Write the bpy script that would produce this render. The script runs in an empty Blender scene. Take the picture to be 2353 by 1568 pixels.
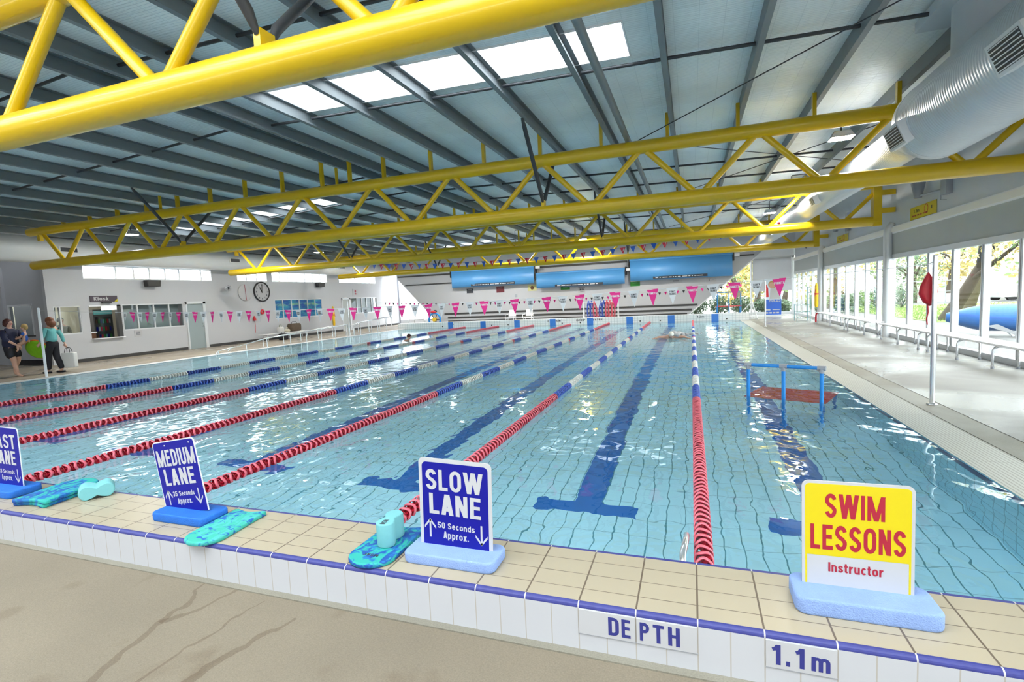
import bpy, math, random
from mathutils import Vector, Matrix
random.seed(7)
S = bpy.context.scene
COL = S.collection
PI = math.pi

# ------------------------------------------------------------------ camera
YAW, PITCH, ROLL = .3425, .0841, -.0468
fwd = Vector((-math.sin(YAW)*math.cos(PITCH), math.cos(YAW)*math.cos(PITCH), -math.sin(PITCH)))
r0 = Vector((math.cos(YAW), math.sin(YAW), 0)); u0 = r0.cross(fwd)
rgt = r0*math.cos(ROLL) + u0*math.sin(ROLL); upv = rgt.cross(fwd)
cd = bpy.data.cameras.new('camera'); cam = bpy.data.objects.new('camera', cd); COL.objects.link(cam)
cam.matrix_world = Matrix(((rgt.x, upv.x, -fwd.x, -.045), (rgt.y, upv.y, -fwd.y, -2.7782), (rgt.z, upv.z, -fwd.z, 1.6323), (0, 0, 0, 1)))
cd.sensor_width = 36; cd.lens = 36*1166.15/2353; cd.clip_start = .05; cd.clip_end = 400
S.camera = cam

# ------------------------------------------------------------------ world, exposure, cycles
w = bpy.data.worlds.new('overcast'); S.world = w; w.use_nodes = True
wn = w.node_tree; bg = wn.nodes['Background']
bg.inputs['Color'].default_value = (.93, .97, 1, 1); bg.inputs['Strength'].default_value = 3.5
S.view_settings.view_transform = 'Standard'; S.view_settings.look = 'None'
S.view_settings.exposure = 1.5; S.view_settings.gamma = 1; S.view_settings.use_curve_mapping = False
cy = S.cycles
cy.use_denoising = True; cy.denoiser = 'OPENIMAGEDENOISE'
cy.max_bounces = 12; cy.diffuse_bounces = 6; cy.glossy_bounces = 4; cy.transmission_bounces = 8; cy.transparent_max_bounces = 12
cy.caustics_reflective = False; cy.caustics_refractive = True; cy.blur_glossy = 1.0
cy.sample_clamp_indirect = 40
cy.use_adaptive_sampling = True; cy.adaptive_threshold = .02

# ------------------------------------------------------------------ materials
def new_mat(name):
    m = bpy.data.materials.new(name); m.use_nodes = True
    nt = m.node_tree; return m, nt, nt.nodes['Principled BSDF']
def mat(name, col, rough=.5, metal=0, coat=0, noise=0, nscale=8, bump=0, bscale=40, emis=0, spec=.5, trans=0):
    m, nt, b = new_mat(name)
    b.inputs['Base Color'].default_value = (*col, 1); b.inputs['Roughness'].default_value = rough
    b.inputs['Metallic'].default_value = metal; b.inputs['Coat Weight'].default_value = coat
    b.inputs['Specular IOR Level'].default_value = spec
    if noise:
        n = nt.nodes.new('ShaderNodeTexNoise'); n.inputs['Scale'].default_value = nscale; n.inputs['Detail'].default_value = 6
        g = nt.nodes.new('ShaderNodeNewGeometry'); nt.links.new(g.outputs['Position'], n.inputs['Vector'])
        r = nt.nodes.new('ShaderNodeMapRange'); r.inputs['To Min'].default_value = 1-noise; r.inputs['To Max'].default_value = 1+noise
        nt.links.new(n.outputs['Fac'], r.inputs['Value'])
        x = nt.nodes.new('ShaderNodeMix'); x.data_type = 'RGBA'; x.blend_type = 'MULTIPLY'; x.inputs['Factor'].default_value = 1
        x.inputs['A'].default_value = (*col, 1); nt.links.new(r.outputs['Result'], x.inputs['B'])
        nt.links.new(x.outputs['Result'], b.inputs['Base Color'])
    if bump:
        n2 = nt.nodes.new('ShaderNodeTexNoise'); n2.inputs['Scale'].default_value = bscale; n2.inputs['Detail'].default_value = 3
        g2 = nt.nodes.new('ShaderNodeNewGeometry'); nt.links.new(g2.outputs['Position'], n2.inputs['Vector'])
        bp = nt.nodes.new('ShaderNodeBump'); bp.inputs['Strength'].default_value = bump; bp.inputs['Distance'].default_value = .01
        nt.links.new(n2.outputs['Fac'], bp.inputs['Height']); nt.links.new(bp.outputs['Normal'], b.inputs['Normal'])
    if emis:
        b.inputs['Emission Color'].default_value = (*col, 1); b.inputs['Emission Strength'].default_value = emis
    return m
class NT:
    def __init__(s, nt): s.nt = nt
    def n(s, t, **k):
        x = s.nt.nodes.new(t)
        for a, v in k.items(): setattr(x, a, v)
        return x
    def L(s, a, b): s.nt.links.new(a, b)
    def put(s, v, sock):
        if hasattr(v, 'is_output'): s.L(v, sock)
        else: sock.default_value = v
    def m(s, op, a, b=0., c=0.):
        x = s.n('ShaderNodeMath', operation=op); s.put(a, x.inputs[0]); s.put(b, x.inputs[1])
        if op in ('MULTIPLY_ADD', 'COMPARE'): s.put(c, x.inputs[2])
        return x.outputs[0]
    def lines(s, c, sp, off, hw):                  # 1 on lines of half width hw every sp
        f = s.m('FRACT', s.m('MULTIPLY_ADD', c, 1/sp, .5-off/sp))
        return s.m('LESS_THAN', s.m('ABSOLUTE', s.m('SUBTRACT', f, .5)), hw/sp)
    def mix(s, f, a, b, blend='MIX'):
        x = s.n('ShaderNodeMix', data_type='RGBA', blend_type=blend); s.put(f, x.inputs['Factor'])
        s.put(a if hasattr(a, 'is_output') else (*a, 1), x.inputs['A']); s.put(b if hasattr(b, 'is_output') else (*b, 1), x.inputs['B'])
        return x.outputs['Result']
    def pos(s):
        g = s.n('ShaderNodeNewGeometry'); q = s.n('ShaderNodeSeparateXYZ'); s.L(g.outputs['Position'], q.inputs[0])
        return g.outputs['Position'], q.outputs[0], q.outputs[1], q.outputs[2]
    def noise(s, vec, scale, detail=4, dist=0, mapscale=None, rough=.5):
        if mapscale:
            mp = s.n('ShaderNodeMapping'); s.L(vec, mp.inputs[0]); mp.inputs['Scale'].default_value = mapscale; vec = mp.outputs[0]
        x = s.n('ShaderNodeTexNoise'); s.L(vec, x.inputs['Vector']); x.inputs['Scale'].default_value = scale
        x.inputs['Detail'].default_value = detail; x.inputs['Distortion'].default_value = dist; x.inputs['Roughness'].default_value = rough
        return x.outputs['Fac']
    def ramp(s, v, a, b, c0=0., c1=1.):
        x = s.n('ShaderNodeMapRange'); s.L(v, x.inputs['Value']); x.inputs['From Min'].default_value = a; x.inputs['From Max'].default_value = b
        x.inputs['To Min'].default_value = c0; x.inputs['To Max'].default_value = c1; return x.outputs['Result']
    def bump(s, h, strength, dist):
        x = s.n('ShaderNodeBump'); s.L(h, x.inputs['Height']); x.inputs['Strength'].default_value = strength; x.inputs['Distance'].default_value = dist
        return x.outputs['Normal']

def grid_mat(name, base, line, sx, sy, ox, oy, hx, hy, ax=(0, 1), rough=.25, var=.03, spec=.5, vs=1.5, rowk=1.):
    m, nt, b = new_mat(name); q = NT(nt); p = q.pos()
    c = q.m('MAXIMUM', q.lines(p[1+ax[0]], sx, ox, hx), q.m('MULTIPLY', q.lines(p[1+ax[1]], sy, oy, hy), rowk))
    v = q.ramp(q.noise(p[0], vs, 5), .3, .7, 1-var, 1+var)
    col = q.mix(c, q.mix(1., base, v, 'MULTIPLY'), line)
    q.L(col, b.inputs['Base Color']); b.inputs['Roughness'].default_value = rough; b.inputs['Specular IOR Level'].default_value = spec
    q.L(q.bump(q.m('SUBTRACT', 1., c), .3, .003), b.inputs['Normal'])
    return m

M = {}
M['yellow'] = mat('yellow_paint', (.64, .43, .0015), .32, 0, .25, .04, 1.5)
M['steel'] = mat('galvanised_steel', (.20, .23, .25), .45, .2, 0, .1, 3)
M['dark_steel'] = mat('dark_steel', (.05, .055, .065), .45, .3)
M['white_wall'] = mat('white_wall_paint', (.49, .50, .525), .55, noise=.02, nscale=1)
M['grey_wall'] = mat('grey_wall_paint', (.40, .41, .44), .5, noise=.03, nscale=2)
M['pale_wall'] = mat('pale_wall_paint', (.58, .61, .65), .5, noise=.02, nscale=1)
M['panel_grey'] = mat('grey_blind_fabric', (.46, .49, .485), .6, noise=.03, nscale=3)
M['white'] = mat('white_plastic', (.82, .83, .85), .4)
M['warm_white'] = mat('warm_white_board', (.84, .82, .76), .5)
M['alu'] = mat('aluminium_frame', (.66, .68, .70), .35, .25)
M['chrome'] = mat('stainless_tube', (.72, .74, .76), .22, .85)
M['white_tube'] = mat('white_tube_paint', (.78, .80, .82), .3)
M['black'] = mat('black_rubber', (.012, .012, .014), .5)
M['charcoal'] = mat('charcoal_board', (.045, .045, .045), .5)
M['blue_blind'] = mat('blue_pool_cover', (.08, .30, .62), .38, noise=.07, nscale=1.2, bump=.25, bscale=30)
M['sign_blue'] = mat('sign_blue', (.006, .007, .235), .4, spec=.25, noise=.03, nscale=90)
M['sign_white'] = mat('sign_white', (.46, .46, .475), .4)
M['sign_yellow'] = mat('sign_yellow', (.62, .50, .008), .3)
M['sign_red'] = mat('sign_red', (.36, .014, .035), .35)
M['magenta'] = mat('pennant_magenta', (.80, .015, .26), .5)
M['pen_white'] = mat('pennant_white', (.74, .76, .78), .5)
M['pen_black'] = mat('pennant_black', (.02, .02, .022), .5)
M['pen_red'] = mat('pennant_red', (.62, .01, .04), .45)
M['pen_blue'] = mat('pennant_blue', (.02, .12, .58), .45)
M['letter_dark'] = mat('dark_lettering', (.03, .035, .05), .5)
M['rope_red'] = mat('red_float_plastic', (.72, .12, .17), .3, 0, .3)
M['rope_blue'] = mat('blue_float_plastic', (.05, .12, .55), .3, 0, .3)
M['rope_white'] = mat('white_float_plastic', (.80, .80, .76), .3, 0, .3)
M['tile_blue'] = mat('blue_tile', (.03, .035, .20), .3, noise=.06, nscale=30)
M['line_blue'] = mat('blue_lane_tile', (.03, .17, .56), .3, noise=.06, nscale=6)
M['foam_pale'] = mat('pale_blue_foam', (.22, .33, .62), .75, noise=.14, nscale=10, bump=.5, bscale=160)
M['foam_blue'] = mat('bright_blue_foam', (.006, .12, .50), .7, noise=.2, nscale=16, bump=.4, bscale=160)
M['aqua_foam'] = mat('aqua_foam', (.15, .42, .45), .7, noise=.06, nscale=30)
M['red'] = mat('red_plastic', (.58, .015, .03), .4, noise=.08, nscale=12)
M['rescue_yellow'] = mat('rescue_yellow', (.85, .55, .02), .5)
M['frame_blue'] = mat('blue_pipe', (.02, .26, .72), .35)
M['grey_plastic'] = mat('grey_fitting', (.34, .36, .40), .5)
M['skin'] = mat('skin', (.58, .34, .25), .5)
M['teal_cloth'] = mat('teal_knit', (.13, .42, .42), .8, noise=.06, nscale=20)
M['black_cloth'] = mat('black_cloth', (.012, .012, .018), .8)
M['navy_cloth'] = mat('navy_cloth', (.016, .018, .05), .8)
M['hair_red'] = mat('auburn_hair', (.15, .045, .015), .6, noise=.3, nscale=40)
M['hair_dark'] = mat('dark_red_hair', (.06, .014, .012), .6)
M['hair_blond'] = mat('blond_hair', (.42, .28, .10), .6, noise=.2, nscale=40)
M['blue_cloth'] = mat('blue_cloth', (.02, .10, .42), .8)
M['grey_cloth'] = mat('grey_cloth', (.16, .16, .14), .8)
M['bag_white'] = mat('white_bag', (.70, .70, .68), .7, noise=.04, nscale=12)
M['lime'] = mat('lime_fabric', (.20, .52, .01), .5, noise=.25, nscale=9)
M['orange'] = mat('orange_edging', (.80, .20, .02), .5)
M['kiosk_sign'] = mat('plum_sign', (.07, .055, .075), .4)
M['cream_wall'] = mat('cream_interior', (.75, .71, .56), .6)
M['brown'] = mat('brown_board', (.12, .05, .02), .6)
M['maroon'] = mat('maroon_sign', (.13, .02, .03), .4)
M['green_sign'] = mat('green_sign', (.02, .22, .03), .4)
M['pale_yellow'] = mat('pale_yellow_sign', (.60, .58, .26), .5)
M['bark'] = mat('bark', (.10, .075, .05), .85, noise=.3, nscale=9)
M['leaf_green'] = mat('green_leaf', (.15, .23, .07), .6)
M['leaf_yellow'] = mat('yellow_leaf', (.48, .38, .11), .6)
M['leaf_dark'] = mat('dark_leaf', (.08, .13, .06), .6)
M['grass'] = mat('grass_blades', (.22, .32, .07), .8, noise=.3, nscale=3)
M['paving'] = mat('outdoor_paving', (.16, .155, .145), .7, noise=.08, nscale=2)
M['roll_blue'] = mat('blue_cover_roll', (.025, .13, .40), .4, noise=.05, nscale=3)
M['asphalt'] = mat('asphalt', (.25, .25, .26), .8)
M['car_paint'] = mat('silver_car_paint', (.60, .61, .63), .25, .4)
M['lamp'] = mat('lamp_lens', (1, .965, .90), .5, emis=165)
M['tube_light'] = mat('tube_lamp', (.95, 1, .95), .5, emis=1.2)
M['tube_strong'] = mat('ceiling_tube_lamp', (1, .98, .92), .5, emis=8)
M['rope_red_dark'] = mat('shaded_red_plastic', (.36, .006, .02), .35)  # darker copies of the float colours: shade inside the rims put into the colour
M['rope_blue_dark'] = mat('shaded_blue_plastic', (.02, .05, .32), .35)
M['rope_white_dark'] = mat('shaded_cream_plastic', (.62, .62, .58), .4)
M['teal_frame'] = mat('teal_tube', (.20, .42, .45), .4)
M['poster_blue'] = mat('poster_blue', (.03, .12, .55), .4)
M['poster_pale'] = mat('poster_pale', (.62, .74, .86), .4)
M['door_frost'] = mat('frosted_door', (.30, .36, .37), .35, noise=.04, nscale=2)
M['blind_slats'] = mat('slatted_blind', (.44, .47, .48), .55)

def glass_mat(name, tint=(1, 1, 1), refl=1.0):
    m = bpy.data.materials.new(name); m.use_nodes = True; nt = m.node_tree; nt.nodes.clear(); q = NT(nt)
    o = q.n('ShaderNodeOutputMaterial'); t = q.n('ShaderNodeBsdfTransparent'); t.inputs[0].default_value = (*tint, 1)
    g = q.n('ShaderNodeBsdfGlossy'); g.inputs['Roughness'].default_value = .02
    f = q.n('ShaderNodeLayerWeight'); f.inputs['Blend'].default_value = .5; fac = q.m('MULTIPLY_ADD', q.m('POWER', f.outputs['Facing'], 5.), .9, .04)
    x = q.n('ShaderNodeMixShader'); q.L(q.m('MULTIPLY', fac, refl), x.inputs[0]); q.L(t.outputs[0], x.inputs[1]); q.L(g.outputs[0], x.inputs[2])
    q.L(x.outputs[0], o.inputs[0]); return m
M['glass'] = glass_mat('window_glass', (.88, .91, .905), .6)
M['glass_dull'] = glass_mat('tinted_glass', (.80, .84, .85), 1.0)
def translucent_mat(name, col, mixw=.35):
    m = bpy.data.materials.new(name); m.use_nodes = True; nt = m.node_tree; nt.nodes.clear(); q = NT(nt)
    o = q.n('ShaderNodeOutputMaterial'); t = q.n('ShaderNodeBsdfTranslucent'); t.inputs[0].default_value = (*col, 1)
    d = q.n('ShaderNodeBsdfDiffuse'); d.inputs[0].default_value = (*col, 1); x = q.n('ShaderNodeMixShader'); x.inputs[0].default_value = mixw
    q.L(t.outputs[0], x.inputs[1]); q.L(d.outputs[0], x.inputs[2]); q.L(x.outputs[0], o.inputs[0]); return m
M['frosted'] = translucent_mat('frosted_sheet', (.93, .94, .95), .1)
M['blind_cloth'] = translucent_mat('grey_blind_cloth', (.56, .56, .58), .55)

def water_mat():
    m = bpy.data.materials.new('pool_water'); m.use_nodes = True; nt = m.node_tree; nt.nodes.clear(); q = NT(nt)
    o = q.n('ShaderNodeOutputMaterial'); p = q.pos()
    g = q.n('ShaderNodeBsdfGlass'); g.inputs['IOR'].default_value = 1.33; g.inputs['Roughness'].default_value = 0
    g.inputs['Color'].default_value = (.89, .98, 1, 1)
    h1 = q.noise(p[0], 1.1, 2, .6, (1, .8, 1)); h2 = q.noise(p[0], 4.0, 1, .4, (1, .75, 1)); h3 = q.noise(p[0], 12, 1, 0)
    calm = q.ramp(q.noise(p[0], .22, 2), .35, .65, .45, 1.25)
    h = q.m('ADD', q.m('MULTIPLY', h1, 1.1), q.m('MULTIPLY_ADD', h2, .5, q.m('MULTIPLY', h3, .03)))
    bp = q.n('ShaderNodeBump'); q.L(h, bp.inputs['Height']); bp.inputs['Distance'].default_value = .026; q.L(calm, bp.inputs['Strength'])
    q.L(bp.outputs['Normal'], g.inputs['Normal']); q.L(g.outputs[0], o.inputs[0]); return m
M['water'] = water_mat()

M['pool_floor'] = grid_mat('pool_floor_tile', (.56, .88, 1.0), (.10, .33, .42), .155, .31, -1.07, 1.93, .0052, .005, (0, 1), .4, .04, rowk=.5)
M['pool_wall_x'] = grid_mat('pool_wall_tile', (.50, .86, 1.0), (.24, .52, .64), .155, .155, 0, 0, .006, .006, (1, 2), .4, .04)
M['end_tile'] = grid_mat('white_end_tile', (.72, .74, .74), (.42, .46, .48), .155, .118, .02, .01, .008, .006, (0, 2), .25, .03)
M['cream_tile'] = grid_mat('cream_coping_tile', (.36, .31, .225), (.12, .09, .065), .267, .1325, -.0425, -.1385, .0042, .0022, (0, 1), .33, .06)
M['edge_tile'] = grid_mat('blue_edge_tile', (.04, .045, .20), (.48, .47, .46), .267, 50, -.0425, 20, .003, .001, (0, 1), .4, .08, .3, vs=40)
M['face_tile'] = grid_mat('white_face_tile', (.48, .485, .51), (.40, .37, .33), .1335, 50, -.0425, 20, .0027, .001, (0, 2), .15, .015)

DRIPS = [(-2.92, -.56, -2.68, -1.45, .008, .026), (-2.70, -.57, -2.815, -.95, .010, .016), (-2.13, -.70, -2.30, -1.5, .012, .024), (-2.42, -.62, -2.50, -1.3, .006, .012)]
def concrete(name, col, streak=0., wet=0.):
    m, nt, b = new_mat(name); q = NT(nt); p = q.pos()
    v = q.ramp(q.noise(p[0], .9, 6), .3, .7, .86, 1.1)
    f = q.ramp(q.noise(p[0], 130, 3), .25, .75, .84, 1.15)
    c = q.mix(1., q.mix(1., col, v, 'MULTIPLY'), f, 'MULTIPLY')
    if streak:                                             # dark drip runs leading away from the coping
        d = q.noise(p[0], 1.0, 3, 1.2, (1.9, .45, 1)); k = q.ramp(d, .60, .66, 0, .6)
        k2 = q.ramp(q.noise(p[0], 2.5, 2), .66, .72, 0, .6)
        c = q.mix(q.m('MULTIPLY', q.m('MAXIMUM', k, k2), streak), c, q.mix(1., c, (.66, .58, .5), 'MULTIPLY'))
    if streak:
        _, px, py, _z = p; wob = q.m('MULTIPLY_ADD', q.noise(p[0], 3.2, 3), .22, -.11)
        for (ax, ay, bx, by, w0, w1) in DRIPS:
            L_ = math.hypot(bx-ax, by-ay); ux, uy = (bx-ax)/L_, (by-ay)/L_
            tt = q.m('ADD', q.m('MULTIPLY', q.m('SUBTRACT', px, ax), ux), q.m('MULTIPLY', q.m('SUBTRACT', py, ay), uy))
            dd = q.m('ABSOLUTE', q.m('ADD', wob, q.m('ADD', q.m('MULTIPLY', q.m('SUBTRACT', px, ax), -uy), q.m('MULTIPLY', q.m('SUBTRACT', py, ay), ux))))
            wd = q.ramp(tt, 0, L_, w0, w1); k = q.m('MULTIPLY', q.m('LESS_THAN', dd, wd), q.m('MULTIPLY', q.m('GREATER_THAN', tt, 0.), q.m('LESS_THAN', tt, L_)))
            c = q.mix(q.m('MULTIPLY', k, .62), c, q.mix(1., c, (.60, .52, .44), 'MULTIPLY'))
    q.L(c, b.inputs['Base Color'])
    if wet:
        r = q.ramp(q.noise(p[0], .55, 4, .8), .42, .6, .55, .55-wet); q.L(r, b.inputs['Roughness'])
    else: b.inputs['Roughness'].default_value = .75
    q.L(q.bump(q.noise(p[0], 160, 2), .35, .004), b.inputs['Normal']); return m
M['near_deck'] = concrete('sand_concrete', (.185, .155, .112), .75)
M['right_deck'] = concrete('pale_concrete', (.25, .24, .22), 0, .33)
M['left_deck'] = concrete('beige_concrete', (.33, .28, .215), 0, .3)
M['damp_strip'] = concrete('damp_concrete', (.21, .195, .155), 0, .2)
M['gutter'] = grid_mat('ribbed_gutter', (.40, .40, .355), (.24, .23, .20), .034, .9, 2.23, 0, .005, .004, (0, 1), .4, .04)
M['gutter_w'] = grid_mat('white_gutter', (.74, .75, .76), (.5, .5, .5), .05, .9, 0, 0, .004, .004, (0, 1), .35, .03)

def roof_mat():
    m, nt, b = new_mat('foil_roof_lining'); q = NT(nt); p = q.pos()
    l = q.m('MAXIMUM', q.lines(p[2], .045, 0, .004), q.m('MULTIPLY', q.lines(p[1], .3, .1, .004), .9))
    v = q.ramp(q.noise(p[0], .8, 5), .3, .7, .88, 1.1)
    c = q.mix(q.m('MULTIPLY', l, .35), q.mix(1., (.90, .95, .97), v, 'MULTIPLY'), (.42, .49, .52))
    q.L(c, b.inputs['Base Color']); b.inputs['Metallic'].default_value = .15; b.inputs['Roughness'].default_value = .42
    q.L(q.bump(q.noise(p[0], 3, 3, 0, (1, 6, 1)), .5, .03), b.inputs['Normal']); return m
M['roof'] = roof_mat()
def duct_mat():
    m, nt, b = new_mat('ribbed_duct'); q = NT(nt); p = q.pos()
    b.inputs['Base Color'].default_value = (.66, .70, .75, 1); b.inputs['Metallic'].default_value = .15; b.inputs['Roughness'].default_value = .36
    q.L(q.bump(q.m('SINE', q.m('MULTIPLY', p[2], 2*PI/.055)), .4, .008), b.inputs['Normal']); return m
M['duct'] = duct_mat()
M['duct_plain'] = mat('plain_duct', (.64, .67, .71), .38, .2)
M['duct_white'] = mat('white_duct', (.80, .81, .83), .4, 0)

def marble(name, a, b_, c_):
    m, nt, b = new_mat(name); q = NT(nt); p = q.pos()
    tc = q.n('ShaderNodeTexCoord')
    f = q.noise(tc.outputs['Object'], 9, 5, 2.2, (1, .6, 2)); g = q.noise(tc.outputs['Object'], 14, 4, 1.5)
    c = q.mix(q.ramp(f, .44, .52), a, b_); c = q.mix(q.ramp(g, .55, .62), c, c_)
    q.L(c, b.inputs['Base Color']); b.inputs['Roughness'].default_value = .75; return m
M['marble'] = marble('marbled_foam', (.003, .065, .30), (.016, .33, .29), (.004, .14, .38))
M['marble_aqua'] = marble('marbled_aqua_foam', (.05, .38, .36), (.03, .36, .28), (.006, .10, .36))
def poster_mat():
    m, nt, b = new_mat('underwater_print'); q = NT(nt); p = q.pos()
    f = q.noise(p[0], 2.2, 4, .8, (1, 1, 3)); z = q.ramp(p[3], 1.1, 2.2)
    c = q.mix(q.ramp(f, .35, .7), (.01, .07, .33), (.03, .32, .42)); c = q.mix(q.m('MULTIPLY', q.ramp(q.m('ABSOLUTE', q.m('SUBTRACT', p[3], 1.86)), .1, 0), q.ramp(f, .4, .6)), c, (.30, .50, .22))
    q.L(c, b.inputs['Base Color']); b.inputs['Roughness'].default_value = .3; return m
M['print'] = poster_mat()

# ------------------------------------------------------------------ mesh builder
class MB:
    def __init__(s): s.v = []; s.f = []; s.mi = []; s.mats = []; s.sm = []
    def idx(s, m):
        if m not in s.mats: s.mats.append(m)
        return s.mats.index(m)
    def add(s, vs, fs, m, smooth=False, T=None):
        o = len(s.v); s.v += [tuple(T @ Vector(v)) if T else tuple(v) for v in vs]
        k = s.idx(m)
        for f in fs: s.f.append(tuple(i+o for i in f)); s.mi.append(k); s.sm.append(smooth)
        return s
    def box(s, a, b, m, T=None):
        x0, y0, z0 = a; x1, y1, z1 = b
        vs = [(x0,y0,z0),(x1,y0,z0),(x1,y1,z0),(x0,y1,z0),(x0,y0,z1),(x1,y0,z1),(x1,y1,z1),(x0,y1,z1)]
        return s.add(vs, [(0,3,2,1),(4,5,6,7),(0,1,5,4),(1,2,6,5),(2,3,7,6),(3,0,4,7)], m, T=T)
    def tube(s, pts, r, m, n=12, caps=True, T=None):
        pts = [Vector(p) for p in pts]; rs = r if isinstance(r, (list, tuple)) else [r]*len(pts)
        vs, fs = [], []; prev = None
        for i, p in enumerate(pts):
            if i == 0: d = pts[1]-p
            elif i == len(pts)-1: d = p-pts[i-1]
            else: d = (pts[i+1]-p).normalized()+(p-pts[i-1]).normalized()
            d.normalize()
            if prev is None:
                u = d.orthogonal().normalized()
            else:
                u = prev - d*prev.dot(d)
                if u.length < 1e-6: u = d.orthogonal()
                u.normalize()
            prev = u; w_ = d.cross(u)
            for k in range(n):
                a = 2*PI*k/n; vs.append(p+(u*math.cos(a)+w_*math.sin(a))*rs[i])
        for i in range(len(pts)-1):
            for k in range(n): fs.append((i*n+k, i*n+(k+1) % n, (i+1)*n+(k+1) % n, (i+1)*n+k))
        s.add(vs, fs, m, True, T)
        if caps:
            s.add(vs[:n], [tuple(reversed(range(n)))], m, False, T); s.add(vs[-n:], [tuple(range(n))], m, False, T)
        return s
    def lathe(s, prof, m, n=24, T=None, smooth=True, closed=False):   # prof [(r, z)] about z
        vs, fs = [], []
        for r, z in prof:
            for k in range(n): a = 2*PI*k/n; vs.append((r*math.cos(a), r*math.sin(a), z))
        L_ = len(prof)
        for i in range(L_ if closed else L_-1):
            j = (i+1) % L_
            for k in range(n): fs.append((i*n+k, i*n+(k+1) % n, j*n+(k+1) % n, j*n+k))
        return s.add(vs, fs, m, smooth, T)
    def prism(s, poly, h0, h1, m, T=None, smooth=False):               # poly in xy, extruded in z
        n = len(poly); vs = [(x, y, h0) for x, y in poly]+[(x, y, h1) for x, y in poly]
        s.add(vs, [tuple(reversed(range(n))), tuple(range(n, 2*n))], m, False, T)
        return s.add(vs, [(i, (i+1) % n, n+(i+1) % n, n+i) for i in range(n)], m, smooth, T)
    def soft(s, poly, h0, h1, e, m, T=None, n=3):                      # prism with rounded top and bottom rim
        cx = sum(p[0] for p in poly)/len(poly); cy_ = sum(p[1] for p in poly)/len(poly)
        rings = []
        R = max(math.hypot(p[0]-cx, p[1]-cy_) for p in poly)
        def ring(ins, z): 
            out = []
            for x, y in poly:
                d = math.hypot(x-cx, y-cy_); k = (d-ins)/d if d > 1e-6 else 1
                out.append((cx+(x-cx)*k, cy_+(y-cy_)*k, z))
            return out
        for i in range(n+1): a = PI/2*i/n; rings.append(ring(e*(1-math.sin(a)), h0+e*(1-math.cos(a))))
        for i in range(n+1): a = PI/2*i/n; rings.append(ring(e*(1-math.cos(a)), h1-e*(1-math.sin(a))))
        N = len(poly); vs = [p for r in rings for p in r]; fs = []
        for i in range(len(rings)-1):
            for k in range(N): fs.append((i*N+k, i*N+(k+1) % N, (i+1)*N+(k+1) % N, (i+1)*N+k))
        s.add(vs, fs, m, True, T)
        s.add(rings[0], [tuple(reversed(range(N)))], m, True, T); return s.add(rings[-1], [tuple(range(N))], m, True, T)
    def ball(s, c, r, m, n=12, sc=(1, 1, 1), T=None):
        k = max(4, n//2)
        prof = [(max(1e-4, r*math.sin(PI*i/k)), -r*math.cos(PI*i/k)) for i in range(k+1)]
        B = Matrix.Translation(c) @ Matrix.Diagonal((*sc, 1))
        return s.lathe(prof, m, n, (T @ B) if T else B)
    def mesh(s, name):
        me = bpy.data.meshes.new(name); me.from_pydata(s.v, [], s.f)
        for m in s.mats: me.materials.append(M[m] if isinstance(m, str) else m)
        for p, k, sm in zip(me.polygons, s.mi, s.sm): p.material_index = k; p.use_smooth = sm
        me.update(); return me
    def build(s, name, parent=None, world=False):
        if world and parent is not None:
            l = parent.location; s.v = [(x-l.x, y-l.y, z-l.z) for x, y, z in s.v]
        o = bpy.data.objects.new(name, s.mesh(name)); COL.objects.link(o)
        if parent is not None: o.parent = parent
        return o
def tag(o, label=None, cat=None, group=None, kind=None):
    if label: o['label'] = label
    if cat: o['category'] = cat
    if group: o['group'] = group
    if kind: o['kind'] = kind
    return o
def thing(name, label, cat, loc=(0, 0, 0), rotz=0, group=None, kind=None):
    o = bpy.data.objects.new(name, None); COL.objects.link(o); o.location = loc; o.rotation_euler = (0, 0, rotz); o.empty_display_size = .1
    return tag(o, label, cat, group, kind)
def struct(name, mb, label=None, parent=None, world=False):
    o = mb.build(name, parent, world)
    if parent is None: o['kind'] = 'structure'; o['category'] = name.split('_')[0].split('.')[0]; o['label'] = label or name
    return o
def inst(mesh, name, parent, loc=(0, 0, 0), rot=(0, 0, 0)):
    o = bpy.data.objects.new(name, mesh); COL.objects.link(o); o.parent = parent; o.location = loc; o.rotation_euler = rot; return o
def dup(o, parent=None):
    c = o.copy(); COL.objects.link(c); c.parent = parent
    for ch in list(o.children): dup(ch, c)
    return c
ORD = ['first', 'second', 'third', 'fourth', 'fifth', 'sixth', 'seventh', 'eighth', 'ninth', 'tenth', 'eleventh', 'twelfth', 'thirteenth', 'fourteenth', 'fifteenth', 'sixteenth']
def rrect(x0, y0, x1, y1, r, n=5, corners=(1, 1, 1, 1)):               # corner order: x0y0, x1y0, x1y1, x0y1
    out = []
    for (cx, cy_, a0, on, px, py) in ((x0+r, y0+r, PI, corners[0], x0, y0), (x1-r, y0+r, 1.5*PI, corners[1], x1, y0), (x1-r, y1-r, 0, corners[2], x1, y1), (x0+r, y1-r, .5*PI, corners[3], x0, y1)):
        if on: out += [(cx+r*math.cos(a0+PI/2*i/n), cy_+r*math.sin(a0+PI/2*i/n)) for i in range(n+1)]
        else: out.append((px, py))
    return out
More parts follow.
